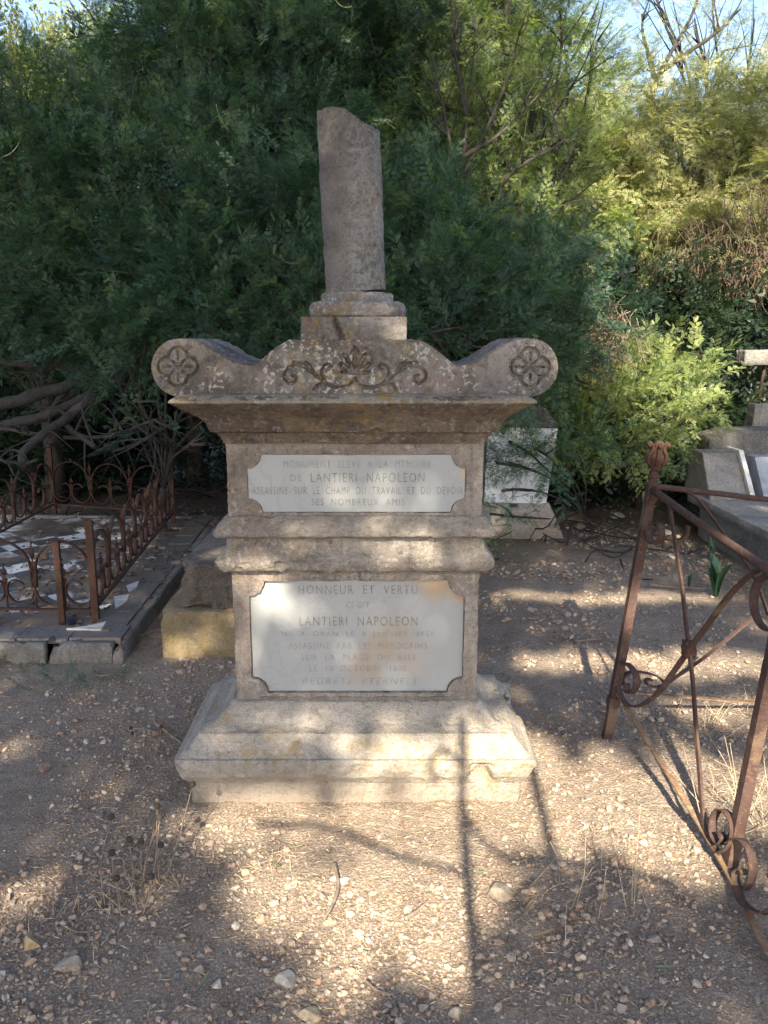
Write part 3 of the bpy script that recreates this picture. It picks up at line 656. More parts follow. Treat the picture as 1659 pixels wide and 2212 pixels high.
# ------------------------------------------------------------------ tiled grave with its iron railing
KA, KB = np.array([-1.247, 3.63]), np.array([-1.36, 6.55])          # right edge of the kerb, front to back
KW = 2.0
gr = thing('tiled_grave', 'low grave bed of cracked black and white tiles inside a broken concrete kerb', 'grave', (-2.2, 5, 0)); GO = np.array([-2.2, 5, 0])
def kerb_box(a, b, w, z0, z1, seed, chips=()):
    """straight kerb from a to b, w wide towards its left"""
    a = np.asarray(a, float); b = np.asarray(b, float); L = np.linalg.norm(b - a); d = (b - a) / L; s = np.array([-d[1], d[0]])
    V, Fc = box_grid((0, 0, z0), (L, w, z1), .022); V = erode(V, Fc, .003, 16, seed, .004, 50, chips=chips)
    return np.column_stack([a[0] + V[:, 0] * d[0] + V[:, 1] * s[0], a[1] + V[:, 0] * d[1] + V[:, 1] * s[1], V[:, 2]]), Fc
m = MB()
for a, b, w, sd in ((KA, KB, .05, 1), ((-3.35, 3.60), (-1.62, 3.625), .05, 2), ((-1.60, 3.63), (-1.30, 3.63), .05, 3), ((-1.36, 6.55), (-3.3, 6.62), .05, 4), ((-3.3, 6.6), (-3.3, 3.62), .05, 5)):
    ch = [((.5 + .45 * j + .1 * sd, 0, .0), .12, .05) for j in range(7)] if sd == 2 else [((.02, .02, .1), .07, .03)]
    V, Fc = kerb_box(a, b, w, -.06, .098, 100 + sd, ch); m.add(V, Fc)
m.build('kerb', M['concrete'], gr, off=GO)
# slate-dark tile margin
mt, nt, bs, N, L = new_mat('dark_veined_tile'); q = NT(nt); bs.inputs['Roughness'].default_value = .6
st = q.n('ShaderNodeMapping'); st.inputs['Scale'].default_value = (60, 260, 60); q.l(q.tc, st.inputs[0])
c = q.mix(q.map(q.noise(1, 4, .7, st.outputs[0]), .45, .65), (.07, .066, .064), (.21, .20, .19)); c = q.mix(q.map(q.noise(6, 4, .6), .42, .6), c, (.14, .115, .095))
L.new(c, bs.inputs['Base Color']); L.new(q.bump(q.noise(60, 3), .002, .6), bs.inputs['Normal']); M['dark_tile'] = mt
m = MB()
def strip(a, b, w, z, n, sd, gap=.004):
    a = np.asarray(a, float); b = np.asarray(b, float); L = np.linalg.norm(b - a); d = (b - a) / L; s = np.array([-d[1], d[0]])
    for i in range(n):
        lo, hi = L * i / n + gap, L * (i + 1) / n - gap; dz = .004 * math.sin(i * 7.1 + sd)
        V, Fc = box_grid((lo, 0, z - .02), (hi, w, z + .006 + dz), .05)
        m.add(np.column_stack([a[0] + V[:, 0] * d[0] + V[:, 1] * s[0], a[1] + V[:, 0] * d[1] + V[:, 1] * s[1], V[:, 2] + dz * V[:, 1] * 4]), Fc)
strip(KA + [-.055, .2], KB + [-.055, 0], .16, .10, 11, 1); strip((-3.3, 3.656), (-1.27, 3.686), .17, .10, 8, 2)
m.build('tile_margin', M['dark_tile'], gr, smooth=False, off=GO)
# checkered bed, half buried in earth
mt, nt, bs, N, L = new_mat('checkered_tiles'); q = NT(nt); bs.inputs['Roughness'].default_value = .7
mp = q.n('ShaderNodeMapping'); mp.inputs['Rotation'].default_value = (0, 0, math.radians(47)); mp.inputs['Scale'].default_value = (1, 1, 0); q.l(q.tc, mp.inputs[0])
ck = q.n('ShaderNodeTexChecker'); ck.inputs['Scale'].default_value = 5.0; q.l(mp.outputs[0], ck.inputs[0])
c = q.mix(q.map(q.noise(2.3, 3, .5), .5, .62), (.66, .66, .65), (.46, .37, .25)); c = q.mix(ck.outputs['Fac'], c, (.055, .055, .06))
k = q.math('ADD', q.map(q.noise(2.6, 6, .7), .46, .58), q.map(q.noise(26, 5, .8), .54, .64))
x = q.xyz(); k = q.math('ADD', k, q.math('MULTIPLY', q.map(x[0], .15, .75), q.map(q.noise(7, 4, .6), .36, .5)))
k = q.math('MAXIMUM', k, q.math('MULTIPLY', q.map(x[1], -.85, -1.25), q.map(q.noise(6, 4, .6), .42, .52)))
c = q.mix(q.math('MINIMUM', k, 1.0), c, q.mix(q.noise(60, 4, .7), (.07, .055, .044), (.19, .145, .11)))
L.new(c, bs.inputs['Base Color']); L.new(q.bump(q.noise(60, 4, .7), .006, .8), bs.inputs['Normal']); M['checker'] = mt
xs = np.linspace(-3.26, -1.44, 90); ys = np.linspace(3.84, 6.5, 120); A, B = np.meshgrid(xs, ys)
V = np.column_stack([A.ravel(), B.ravel(), .088 + .012 * fbm(np.column_stack([A.ravel(), B.ravel(), 0 * A.ravel()]), 3, 4, 13)])
mesh('tile_bed', V - GO, [grid_faces(120, 90)], M['checker'], gr)

# crumbs of earth, bark and leaf lying over the tiles
rl = np.random.default_rng(31); n = 1500; bx = rl.uniform(-3.2, -1.30, n); by = rl.uniform(3.66, 6.5, n); kp = rl.random(n) < np.clip(.35 + .9 * noise(np.column_stack([bx, by, 0 * bx]), 2.4, 5) + .5 * sstep(-2.3, -1.6, bx), 0, 1); bx, by = bx[kp], by[kp]; n = len(bx)
Rl = rand_rot(n, rl); Sl = (.011 * np.exp(rl.normal(0, .5, n)))[:, None, None] * rl.uniform(.5, 1.2, (n, 12, 1)); Vl = np.einsum('nij,nkj->nki', Rl, ICO_V[None] * Sl) * np.array([1.2, 1.2, .5]) + np.column_stack([bx, by, np.full(n, .106)])[:, None, :]
tl = np.array([(.10, .078, .06), (.17, .13, .10), (.07, .055, .045), (.28, .24, .19)])[rl.choice(4, n, p=[.4, .3, .2, .1])]
tag(mesh('bed_debris', Vl.reshape(-1, 3) - GO, [(ICO_F[None] + (np.arange(n) * 12)[:, None, None]).reshape(-1, 3)], M['pebble'], gr, False, col=np.repeat(tl, 12, 0)), kind='stuff')
FE = {}
def railing_unit(n_units, L, h, seed, double=True):
    """pieces of one side of the railing in its own plane: u along, z up"""
    U = L / n_units; out = []
    for i in range(n_units):
        u0 = i * U; r = U * .5
        a = np.linspace(0, math.pi, 22); hoop = np.concatenate([[(u0 + .012, .12)], np.column_stack([u0 + r - (r - .012) * np.cos(a), h - r * .95 + r * .95 * np.sin(a)]), [(u0 + U - .012, .12)]])
        out.append(('hoop', hoop))
        for sgn in (-1, 1):
            c = u0 + r + sgn * r * .5; rr = r * .46
            t = np.linspace(0, 1, 34); th = math.pi * .5 - sgn * 0 + (-sgn) * (t * 1.55 * math.pi + math.pi * .5) ; rad = rr * (1 - .0 * t); rad = np.where(t > .75, rr * (1 - (t - .75) * 2.2), rr)
            p0 = np.column_stack([c - sgn * rad * np.cos(math.pi * (1.0 - 1.65 * t)), .03 + rr - rad * np.sin(math.pi * (-.0 + 1.65 * t)) * 1.0])
            out.append(('scroll', p0))
        out.append(('picket', np.array([(u0 + r, .01), (u0 + r, h * .68)])))
        if i: out.append(('picket', np.array([(u0, .01), (u0, h * 1.02)])))
    out.append(('rail', np.array([(0, .0), (L, .0)])))
    return out
fence = thing('grave_railing', 'low rusty iron railing of hoops and twisted pickets around the tiled grave', 'railing', (-2.2, 5, .09))
FO = np.array([-2.2, 5, .09])
def lift(p2, a, b, z0, z1):
    a = np.asarray(a, float); b = np.asarray(b, float); L = np.linalg.norm(b - a); d = (b - a) / L; t = p2[:, 0] / L
    return np.column_stack([a[0] + d[0] * p2[:, 0], a[1] + d[1] * p2[:, 0], z0 + (z1 - z0) * t + p2[:, 1]])
def picket_mesh(p):
    n = 40; q2 = np.linspace(0, 1, n); path = p[0] + (p[1] - p[0]) * q2[:, None]; H_ = np.linalg.norm(p[1] - p[0])
    sc = np.where(q2 < .35, .8, 1.0 + .55 * np.sin((q2 - .35) / .65 * math.pi * 3.5) ** 2); sc = sc * np.where(q2 > .93, (1 - q2) / .07 * .8 + .2, 1)
    return sweep(path, rect(.017, .006), (1, 0, 0), sc, np.where(q2 < .3, 0, (q2 - .3) / .7 * math.pi * 3.2))
posts = {'fr': (-1.487, 3.96, .60), 'br': (-1.70, 6.35, .58), 'bl': (-2.80, 6.70, .62), 'fl': (-2.72, 4.02, .56)}
zbed = .088
def railing_side(a, b, n, h, seed, z=.17):
    a = np.array(posts[a][:2]) if isinstance(a, str) else np.asarray(a); b = np.array(posts[b][:2]) if isinstance(b, str) else np.asarray(b); L = np.linalg.norm(b - a); d = (b - a) / L; nrm = np.array([-d[1], d[0], 0]); par = None
    pcs = railing_unit(n, L, h, seed); pcs = [p for p in pcs if p[0] == 'rail'] + [p for p in pcs if p[0] != 'rail']
    for kind, p2 in pcs:
        p3 = lift(p2, a, b, z, z); wob = .006 * noise(p3, 6, seed)[:, None] * nrm; p3 = p3 + wob
        if kind == 'rail': V, Fc = sweep(p3, rect(.02, .012), (0, 0, 1)); par = mesh('bottom_rail', V - FO, Fc, M['rust_dark'], fence, False); continue
        if kind == 'picket': V, Fc = picket_mesh(p3)
        else: V, Fc = sweep(p3, rect(.006, .021), nrm)
        mesh(kind, V - FO, Fc, M['rust_dark'], par, kind != 'picket')
railing_side('fr', 'br', 7, .37, 1); railing_side('fl', 'fr', 4, .36, 2, .155); railing_side('bl', 'br', 3, .37, 3); railing_side('fl', 'bl', 7, .37, 4)
def railing_post(x, y, z0, z1, w=.034, ball=True):
    V, Fc = sweep(np.array([(x, y, z0), (x, y, (z0 + z1) / 2), (x, y, z1)]), rect(w, w), (1, .1, 0)); m = MB().add(V, Fc)
    for z, s in ((z1 - .11, 1.28), (z1 - .02, 1.22)):
        V, Fc = sweep(np.array([(x, y, z), (x, y, z + .012)]), rect(w * s, w * s), (1, .1, 0)); m.add(V, Fc)
    if ball:
        V, Fc = tube(np.array([(x, y, z1), (x, y, z1 + .012), (x, y, z1 + .025), (x, y, z1 + .035)]), [.012, .018, .014, .004], 10); m.add(V, Fc)
    return m
for kx, (x, y, h) in posts.items(): railing_post(x, y, zbed - .02, zbed + h - .06, ball=kx in ('bl', 'br')).build('post', M['rust_dark'], fence, False, FO)
railing_post(-1.655, 3.945, zbed - .02, zbed + .44, .03, False).build('post', M['rust_dark'], fence, False, FO)

# loose shards of tile on the bed
shards = [('white pointed tile shard lying on the dark front margin of the tiled grave', [(420, 1763), (545, 1748), (672, 1718), (640, 1768)], .117, 'card'), ('small dark blue tile shard by the foot of the broken railing post', [(415, 1715), (470, 1700), (485, 1715), (440, 1735)], .108, 'dark'), ('squarish white tile shard near the right edge of the grave bed', [(800, 1490), (880, 1460), (865, 1500), (815, 1530)], .112, 'card'), ('broken white tile piece lying in soil beside the right kerb', [(720, 1560), (818, 1545), (800, 1590), (730, 1640)], .11, 'card'), ('thin white tile sliver below the bottom rail of the railing', [(465, 1590), (570, 1575), (560, 1600), (490, 1608)], .108, 'card')]
M['tile_dark'] = simple('glazed_dark_tile', (.03, .035, .06), .4, .2, 20, 0); M['tile_white'] = simple('worn_white_tile', (.56, .56, .55), .6, .25, 14, 0, col2=(.38, .34, .28))
for lab, poly, z, mm in shards:
    pts = np.array([G(p[0] * .3418, 756 + p[1] * .3418, z)[:2] for p in poly]); c = pts.mean(0); k = len(pts)
    V = np.concatenate([np.column_stack([pts - c, np.full(k, 0.0)]), np.column_stack([pts - c, np.full(k, .009)])]); Fc = [grid_faces(2, k, True), np.arange(k)[None, ::-1], (np.arange(k) + k)[None, :]]
    o = mesh('tile_shard', V, Fc, M['tile_white' if mm == 'card' else 'tile_dark'], None, False); o.location = (c[0], c[1], z - .006); tag(o, lab, 'tile')

# ------------------------------------------------------------------ white headstone behind on the right
hs = thing('headstone', 'small white marble headstone on a rough flared foot, half hidden by leafy sprays', 'headstone', (1.08, 6.35, 0)); HO = np.array([1.08, 6.35, 0])
HY = 6.2
def hz(y): return EYE - HY * math.tan(ang(y))
def hx_(px, y): return P(px, y, HY)[0]
def prism(pts, y0, y1, step=.02):
    """outline in (x, z) carried from y0 to y1"""
    pts = np.asarray(pts, float); pts = np.concatenate([resample(np.array([pts[i], pts[(i + 1) % len(pts)]]), max(2, int(np.linalg.norm(pts[i] - pts[(i + 1) % len(pts)]) / step)))[:-1] for i in range(len(pts))]); k = len(pts)
    ys = np.linspace(y0, y1, max(2, int((y1 - y0) / step) + 1)); c = pts.mean(0); rows = []
    for s in (.25, .6): rows.append(np.column_stack([c[0] + (pts[:, 0] - c[0]) * s, np.full(k, y0), c[1] + (pts[:, 1] - c[1]) * s]))
    for y in ys: rows.append(np.column_stack([pts[:, 0], np.full(k, y), pts[:, 1]]))
    return np.concatenate(rows), [grid_faces(len(rows), k, True, True), np.arange(k)[None, :], (np.arange(k) + (len(rows) - 1) * k)[None, ::-1]]
zt, zm = hz(925), hz(1088)
V, Fc = prism([(.70, -.05), (1.425, -.05), (1.40, .06), (1.33, .20), (1.29, zm + .005), (.76, zm + .005), (.72, .15)], 6.17, 6.52); V = erode(V, Fc, .010, 6, 111, .01, 30, chips=[((1.02, 6.17, zm), .06, .04), ((1.38, 6.17, .08), .08, .03)])
mesh('foot', V - HO, Fc, M['stone_base'], hs)
V, Fc = prism([(.775, zm), (1.275, zm), (1.345, zt), (.795, zt + .02)], 6.215, 6.46); mesh('shaft', erode(V, Fc, .003, 6, 113) - HO, Fc, M['concrete'], hs)
V, Fc = prism([(.79, zt + .003), (1.347, zt + .003), (1.24, zt + .15), (1.12, zt + .2), (.93, zt + .2), (.82, zt + .12)], 6.19, 6.47); mesh('cap', erode(V, Fc, .007, 8, 115, .004) - HO, Fc, M['concrete_dark'], hs)
V, Fc = prism([(.785, zm + .012), (1.27, zm + .002), (1.335, zt - .004), (.80, zt + .012)], 6.192, 6.21, .3); pl = mesh('marble_front', V - HO, Fc, marble('white_marble', (), (.60, .61, .63)), hs, False)
text_mesh('1 8 7 9', hx_(1016, 1000) - HO[0] + .02, hx_(1170, 1000) - HO[0], hz(1005) - .028, hz(1005) + .012, 6.1905 - HO[1], M['ink'], pl)
text_mesh('11', hx_(1087, 1060) - HO[0], hx_(1108, 1060) - HO[0], hz(1064) - .004, hz(1052), 6.1905 - HO[1], M['ink'], pl)

# ------------------------------------------------------------------ concrete tomb with slanted headstone on the right
ct = thing('concrete_tomb', 'grey concrete tomb with a slab lid and a slanted dark plaque, beyond the rusty enclosure', 'tomb', (3.1, 5.2, 0)); CO = np.array([3.1, 5.2, 0])
V, Fc = box_grid((2.50, 3.0, -.08), (3.9, 6.25, .262), .035); mesh('body', erode(V, Fc, .006, 4, 121, .003, 40) - CO, Fc, M['concrete'], ct)
V, Fc = box_grid((2.435, 2.95, .264), (3.98, 6.36, .328), .028); mesh('lid', erode(V, Fc, .004, 6, 122, .002, 40, chips=[((2.43, 4.6, .33), .08, .02)]) - CO, Fc, M['concrete'], ct)
def wedge(x0, x1, yb, yt0, yf, z0, z1, tx=.0):
    """block leaning back: front foot yf, front top yt0, vertical back yb"""
    a = np.array([(x0, yf, z0), (x1, yf, z0), (x1, yb, z0), (x0, yb, z0), (x0 + tx, yt0, z1), (x1, yt0, z1), (x1, yb, z1), (x0 + tx, yb, z1)])
    u = np.linspace(0, 1, 16); V, Fc = box_grid((0, 0, 0), (1, 1, 1), .06); x, y, z = V.T[:, :, None]
    b0 = (a[0] * (1 - x) + a[1] * x) * (1 - y) + (a[3] * (1 - x) + a[2] * x) * y; b1 = (a[4] * (1 - x) + a[5] * x) * (1 - y) + (a[7] * (1 - x) + a[6] * x) * y
    return b0 * (1 - z) + b1 * z, Fc
pA, pB = P(1528, 1050, 6.1), P(1560, 985, 6.5)
V, Fc = wedge(2.50, 2.80, 6.62, 6.36, 6.06, .32, .65, .03); mesh('side_post', erode(V, Fc, .005, 8, 131, .003) - CO, Fc, M['concrete'], ct)
V, Fc = wedge(2.805, 2.84, 6.58, 6.33, 6.03, .33, .675); mesh('white_strip', V - CO, Fc, M['tile_white'], ct, False)
V, Fc = wedge(2.66, 4.1, 7.0, 6.62, 6.45, .2, .74, .02)
V[:, 2] += np.where(V[:, 2] > .5, .06 * sstep(2.66, 2.95, V[:, 0]), 0); mesh('headstone_block', erode(V, Fc, .008, 8, 133, .008, 35) - CO, Fc, M['concrete_dark'], ct)
V, Fc = wedge(2.92, 4.1, 6.5, 6.34, 6.07, .33, .62, .02); mesh('dark_plaque', V - CO, Fc, simple('slate_plaque', (.25, .265, .29), .55, .2, 12, .001), ct, False)
# cross on its pedestal behind
cr = thing('stone_cross', 'broken concrete cross with a rusty iron core showing, on a pedestal behind the concrete tomb', 'cross', (3.62, 7.5, 0)); CR = np.array([3.62, 7.5, 0])
V, Fc = box_grid((3.20, 7.15, -.05), (4.2, 7.9, .70), .05); mesh('plinth', erode(V, Fc, .008, 6, 141, .004) - CR, Fc, M['concrete'], cr)
V, Fc = loft([(0.02, .702), (0, .75), (-.015, .88), (-.02, .96)], .10, .10, 0, .015, .02); V += np.array([3.48, 7.5, 0]); mesh('pedestal', erode(V, Fc, .006, 10, 142) - CR, Fc, M['concrete'], cr)
V, Fc = tube(np.array([(3.46, 7.5, .94), (3.475, 7.5, 1.15), (3.50, 7.5, 1.36)]), [.018, .014, .016], 8); mesh('iron_core', V - CR, Fc, M['rust'], cr)
a0, a1 = P(1606, 774, 7.5), P(1760, 782, 7.5)
V, Fc = box_grid((3.265, 7.42, 1.31), (4.05, 7.62, 1.445), .02); mesh('arm', erode(V, Fc, .006, 10, 143, .005) - CR, Fc, M['concrete'], cr)
# ------------------------------------------------------------------ rusty iron enclosure on the right
Fb, Ft = np.array([.864, 2.88, 0.0]), np.array([.996, 2.95, .982]); Nb, Nt = np.array([.998, 2.07, .0]), np.array([1.08, 2.07, .871])
Rt = np.array([1.62, 3.13, .885])
def plane_pt(px, py, p0, nrm):
    o = np.array([0, 0, EYE]); d = P(px, py, 2.0) - o; return o + d * (np.dot(p0 - o, nrm) / np.dot(d, nrm))
n_side = np.cross(Ft - Fb, (Nt + Nb) / 2 - (Ft + Fb) / 2); n_side /= np.linalg.norm(n_side)
n_back = np.cross(Ft - Fb, Rt - Ft); n_back /= np.linalg.norm(n_back)
S_ = lambda pts: np.array([plane_pt(x, y, Fb, n_side) for x, y in pts]); B_ = lambda pts: np.array([plane_pt(x, y, Fb, n_back) for x, y in pts])
en = thing('iron_enclosure', 'rusty wrought iron grave enclosure with scrolled braces and a crown finial, leaning over the gravel', 'railing', (1.0, 2.5, 0)); EO = np.array([1.0, 2.5, 0])
def bar(name, path, prof, up, mat='rust', n=40, smooth=False, label=None):
    p = spline(path, n) if len(path) > 2 else np.linspace(path[0], path[1], 12)
    p = p + .0015 * np.column_stack([noise(p, 9, k) for k in (1, 2, 3)])
    V, Fc = sweep(p, prof, up); Vn = erode(V, Fc, .0008, 60, 3); o = mesh(name, Vn - EO, Fc, M[mat], en, smooth)
    if label: o['label'] = label
    return o
flat = rect(.006, .021)
hexa = ngon(8, .0135)
# posts: angle section, square, with a collar near the foot
for b, t in ((Fb, Ft), (Nb, Nt)):
    V, Fc = sweep(np.linspace(b - (t - b) * .02, t, 30), rect(.032, .032), (0, 1, .1)); m = MB(); m.add(erode(V, Fc, .0015, 50, 4), Fc)
    if b is Fb:
        c = b + (t - b) * .135; V, Fc = sweep(np.array([c, c + (t - b) * .018, c + (t - b) * .036]), rect(.042, .042), (0, 1, .1)); m.add(V, Fc)
    post = m.build('post', M['rust'], en, False, EO)
# finial on the far post: collars, bulb and curled leaves
fm = MB(); axd = (Ft - Fb) / np.linalg.norm(Ft - Fb)
prof = [(.0, .022), (.012, .022), (.014, .016), (.03, .014), (.034, .022), (.042, .022), (.045, .015), (.06, .016), (.064, .026), (.07, .027), (.074, .02), (.085, .026), (.10, .030), (.115, .027), (.125, .018), (.14, .016), (.155, .021), (.166, .014), (.17, .004)]
V, Fc = tube(np.array([Ft + axd * z for z, r in prof]), [r for z, r in prof], 14); fm.add(V, Fc)
for i in range(6):
    a = i * math.pi / 3 + .3; e1 = np.array([math.cos(a), math.sin(a), 0])
    pth = spline([Ft + axd * .08 + e1 * .024, Ft + axd * .10 + e1 * .037, Ft + axd * .12 + e1 * .033, Ft + axd * .137 + e1 * .022, Ft + axd * .152 + e1 * .026, Ft + axd * .158 + e1 * .036, Ft + axd * .148 + e1 * .040], 22)
    V, Fc = tube(pth, np.linspace(.008, .006, 22), 6); fm.add(V, Fc)
fm.build('finial', M['rust_dark'], en, True, EO)
bar('top_rail', [Ft + axd * -.012, Nt + (Nt - Ft) * .12], hexa, (0, 0, 1), smooth=True); bar('top_rail', [Ft, Rt, Rt + (Rt - Ft) * 1.0], ngon(8, .011), (0, 0, 1), smooth=True)
rail = np.concatenate([S_([(1335, 1497), (1450, 1682)]), [G(1560, 1862, .03), G(1640, 2020, .02), G(1740, 2210, .02)]]); bar('bottom_rail', rail, flat, n_side, 'rust_rail', label='bottom rail worn to a pale brown')
bar('bottom_rail', B_([(1340, 1490), (1444, 1503), (1659, 1519), (1760, 1527)]), flat, n_back, 'rust_rail')
bar('center_bar', S_([(1444, 1078), (1451, 1123), (1474, 1273), (1486, 1387), (1488, 1404), (1497, 1479), (1510, 1662), (1519, 1772), (1527, 1803), (1540, 1829), (1553, 1847)]), rect(.015, .008), n_side)
bar('brace', S_([(1333, 1472), (1342, 1505), (1360, 1525), (1386, 1522), (1422, 1497), (1459, 1446), (1487, 1405), (1518, 1364), (1569, 1296), (1615, 1246), (1650, 1228), (1690, 1240)]), flat, n_side, n=60)
bar('brace', B_([(1640, 1322), (1631, 1329), (1554, 1395), (1492, 1442), (1430, 1483)]), rect(.006, .016), n_back)
bar('brace', B_([(1425, 1050), (1496, 1070), (1559, 1146), (1626, 1241), (1660, 1330)]), rect(.006, .016), n_back)
sc = [S_([(1417, 1068), (1404, 1095), (1400, 1120), (1399, 1153), (1410, 1175), (1424, 1166), (1429, 1146), (1422, 1130), (1413, 1135), (1415, 1149)]),
      S_([(1331, 1474), (1334, 1440), (1349, 1431), (1367, 1446), (1376, 1472), (1367, 1495), (1355, 1494), (1354, 1475)]),
      S_([(1540, 1828), (1551, 1841), (1569, 1834), (1582, 1816), (1584, 1783), (1572, 1757), (1554, 1750), (1540, 1772), (1540, 1805), (1554, 1823), (1563, 1809), (1554, 1798)]),
      S_([(1569, 1823), (1594, 1812), (1616, 1830), (1626, 1867), (1622, 1904), (1605, 1922), (1591, 1911), (1589, 1886), (1602, 1878), (1609, 1889)]),
      np.array([G(x, y, z) for x, y, z in [(1591, 1915, .035), (1605, 1951, .035), (1631, 1970, .04), (1659, 1970, .05), (1715, 1945, .08)]]),
      S_([(1660, 1240), (1638, 1256), (1629, 1289), (1632, 1324), (1645, 1350), (1662, 1362), (1700, 1366)])]
for p in sc: bar('scroll', p, rect(.005, .026), n_side, n=56, smooth=True)
for p in (B_([(1349, 1481), (1345, 1463), (1364, 1452), (1393, 1453), (1422, 1462), (1437, 1479), (1422, 1485), (1400, 1480), (1397, 1469), (1408, 1468)]), B_([(1436, 1165), (1458, 1170), (1480, 1158), (1486, 1135)])): bar('scroll', p, rect(.005, .024), n_back, n=50, smooth=True)
j = S_([(1488, 1404)])[0]; k = MB()
for a in range(3):
    V, Fc = box_grid(j - .016 - np.array([0, 0, .012 * (a == 1)]), j + .016 + np.array([0, 0, .012 * (a == 2)]), .012); k.add(erode(V, Fc, .009, 30, a), Fc)
k.build('joint', M['rust_dark'], en, True, EO)

# unseen iron gate behind the viewer, sized to throw thin shadows on the gravel
gt = thing('shadow_gate', 'tall unseen rusty iron gate behind the viewer, its scrollwork set to cast shadows on the gravel', 'gate', (.24, -1.0, 0)); GTO = np.array([.24, -1.0, 0])
def gbar(name, path, r=.014, n=40):
    V, Fc = tube(spline(path, n) if len(path) > 2 else np.linspace(path[0], path[1], 6), r, 6); mesh(name, V - GTO, Fc, M['rust'], gt)
for x, h in ((.08, 2.72), (.34, 2.60)): gbar('post', [np.array([x, -1.0, -.05]), np.array([x, -1.0, h])], .0165)
gp = lambda pts: [np.array([x - .03, -1.0, z * 1.17 + .49]) for x, z in pts]
gbar('scroll', gp([(.11, 1.62), (.16, 1.52), (.24, 1.46), (.33, 1.47), (.37, 1.44)]), .011); gbar('scroll', gp([(.11, 1.42), (-.1, 1.47), (-.3, 1.55), (-.55, 1.57)]), .010)
gbar('scroll', gp([(.37, 1.34), (.31, 1.40), (.25, 1.37), (.23, 1.29)]), .010); gbar('scroll', gp([(.37, 1.46), (.5, 1.44), (.7, 1.40)]), .009); gbar('scroll', gp([(.11, 1.74), (.05, 1.80), (.0, 1.77), (.02, 1.71)]), .011)
# ------------------------------------------------------------------ foliage
def spray(rng, L=.34, nl=11, leaf=.085, pairs=6, pinna=.026, w=.0065, thorns=True):
    """a twig with feathery twice-divided leaves: triangles for leaflets, a thin crossed twig"""
    V, Fc, var = [], [], []
    def tri(a, b, c, v): i = len(V); V.extend([a, b, c]); Fc.append((i, i + 1, i + 2)); var.extend([v] * 3)
    bend = rng.normal(0, .12, 3); ax = lambda t: np.array([t * L, 0, 0]) + bend * L * t * t + np.array([0, 0, -.10 * L * t * t])
    for k in range(nl):
        t = .12 + .88 * k / nl; o = ax(t); s = 1 if k % 2 else -1
        d = np.array([.55 + rng.normal(0, .2), s * (.8 + rng.normal(0, .15)), rng.normal(.1, .28)]); d /= np.linalg.norm(d)
        if k >= nl - 2: d = np.array([1, s * .35, rng.normal(0, .2)]); d /= np.linalg.norm(d)
        side = np.cross(d, [0, 0, 1]) + rng.normal(0, .25, 3); side -= d * side.dot(d); side /= np.linalg.norm(side); dr = np.array([0, 0, -1.0]); ll = leaf * rng.uniform(.7, 1.15); v = rng.random() * .35
        for j in range(pairs):
            u = (j + .8) / pairs; b = o + d * ll * u + dr * .12 * ll * u * u; pl = pinna * (1 - .45 * abs(u - .45)) * rng.uniform(.85, 1.1)
            for q in (-1, 1):
                e = side * q * .9 + d * .45 + dr * .12; e /= np.linalg.norm(e); ww = d * w
                tri(b - ww * .5, b + ww * .5 + e * pl * .35, b + e * pl, v); tri(b - ww * .5, b + e * pl, b - ww * .55 + e * pl * .55, v)
        tri(o, o + d * ll, o + d * ll * .5 + side * .0016, -.3)
    twig = np.array([ax(t) for t in np.linspace(0, 1, 4)]); 
    for a, b in zip(twig[:-1], twig[1:]):
        for s in (np.array([0, .0022, 0]), np.array([0, 0, .0022])): tri(a - s, a + s, b, -1); 
    return np.array(V), np.array(Fc), np.array(var)
rng = np.random.default_rng(11)
SP_NEAR = [spray(rng, .30, 17, .056, 5, .0155, .0062) for _ in range(4)]
SP_MID = [spray(rng, .36, 15, .076, 4, .021, .0095) for _ in range(4)]
SP_FAR = [spray(rng, .55, 8, .17, 2, .085, .045) for _ in range(4)]
def place_sprays(kinds, pos, dirs, size, var, rng):
    """one leaf cloud from many sprays; var: 0 dark old leaves to 1 pale young ones and leaves painted sunlit"""
    Vs, Fs, vs, n = [], [], [], 0; pick = rng.integers(0, len(kinds), len(pos))
    x = dirs / np.linalg.norm(dirs, axis=1)[:, None]; up = np.tile([0, 0, 1.0], (len(pos), 1)) + rng.normal(0, .45, (len(pos), 3))
    y = np.cross(up, x); y /= np.linalg.norm(y, axis=1)[:, None] + 1e-9; z = np.cross(x, y); R = np.stack([x, y, z], -1)
    for k, (V, Fc, va) in enumerate(kinds):
        i = np.where(pick == k)[0]
        if not len(i): continue
        W = np.einsum('nij,vj->nvi', R[i], V) * size[i][:, None, None] + pos[i][:, None, :]
        Vs.append(W.reshape(-1, 3)); Fs.append((Fc[None] + (np.arange(len(i)) * len(V))[:, None, None]).reshape(-1, 3) + n); n += len(i) * len(V)
        vs.append(np.clip(np.where(va[None] < -.5, 0, var[i][:, None] * .75 + np.maximum(va, 0)[None]), 0, 1).ravel())
    return np.concatenate(Vs), np.concatenate(Fs), np.concatenate(vs)
def limb(a, b, r0, r1, rng, n=10, sag=.1):
    d = b - a; L = np.linalg.norm(d); mid = (a + b) / 2 + rng.normal(0, .09, 3) * L + np.array([0, 0, sag * L]); t = np.linspace(0, 1, n)[:, None]
    p = a * (1 - t) ** 2 + 2 * mid * t * (1 - t) + b * t * t; p = p + .02 * L * np.column_stack([noise(p, 2.5, k) for k in (4, 5, 6)]) * np.sin(t * math.pi)
    return p, tube(p, np.linspace(r0, r1, n), 6)
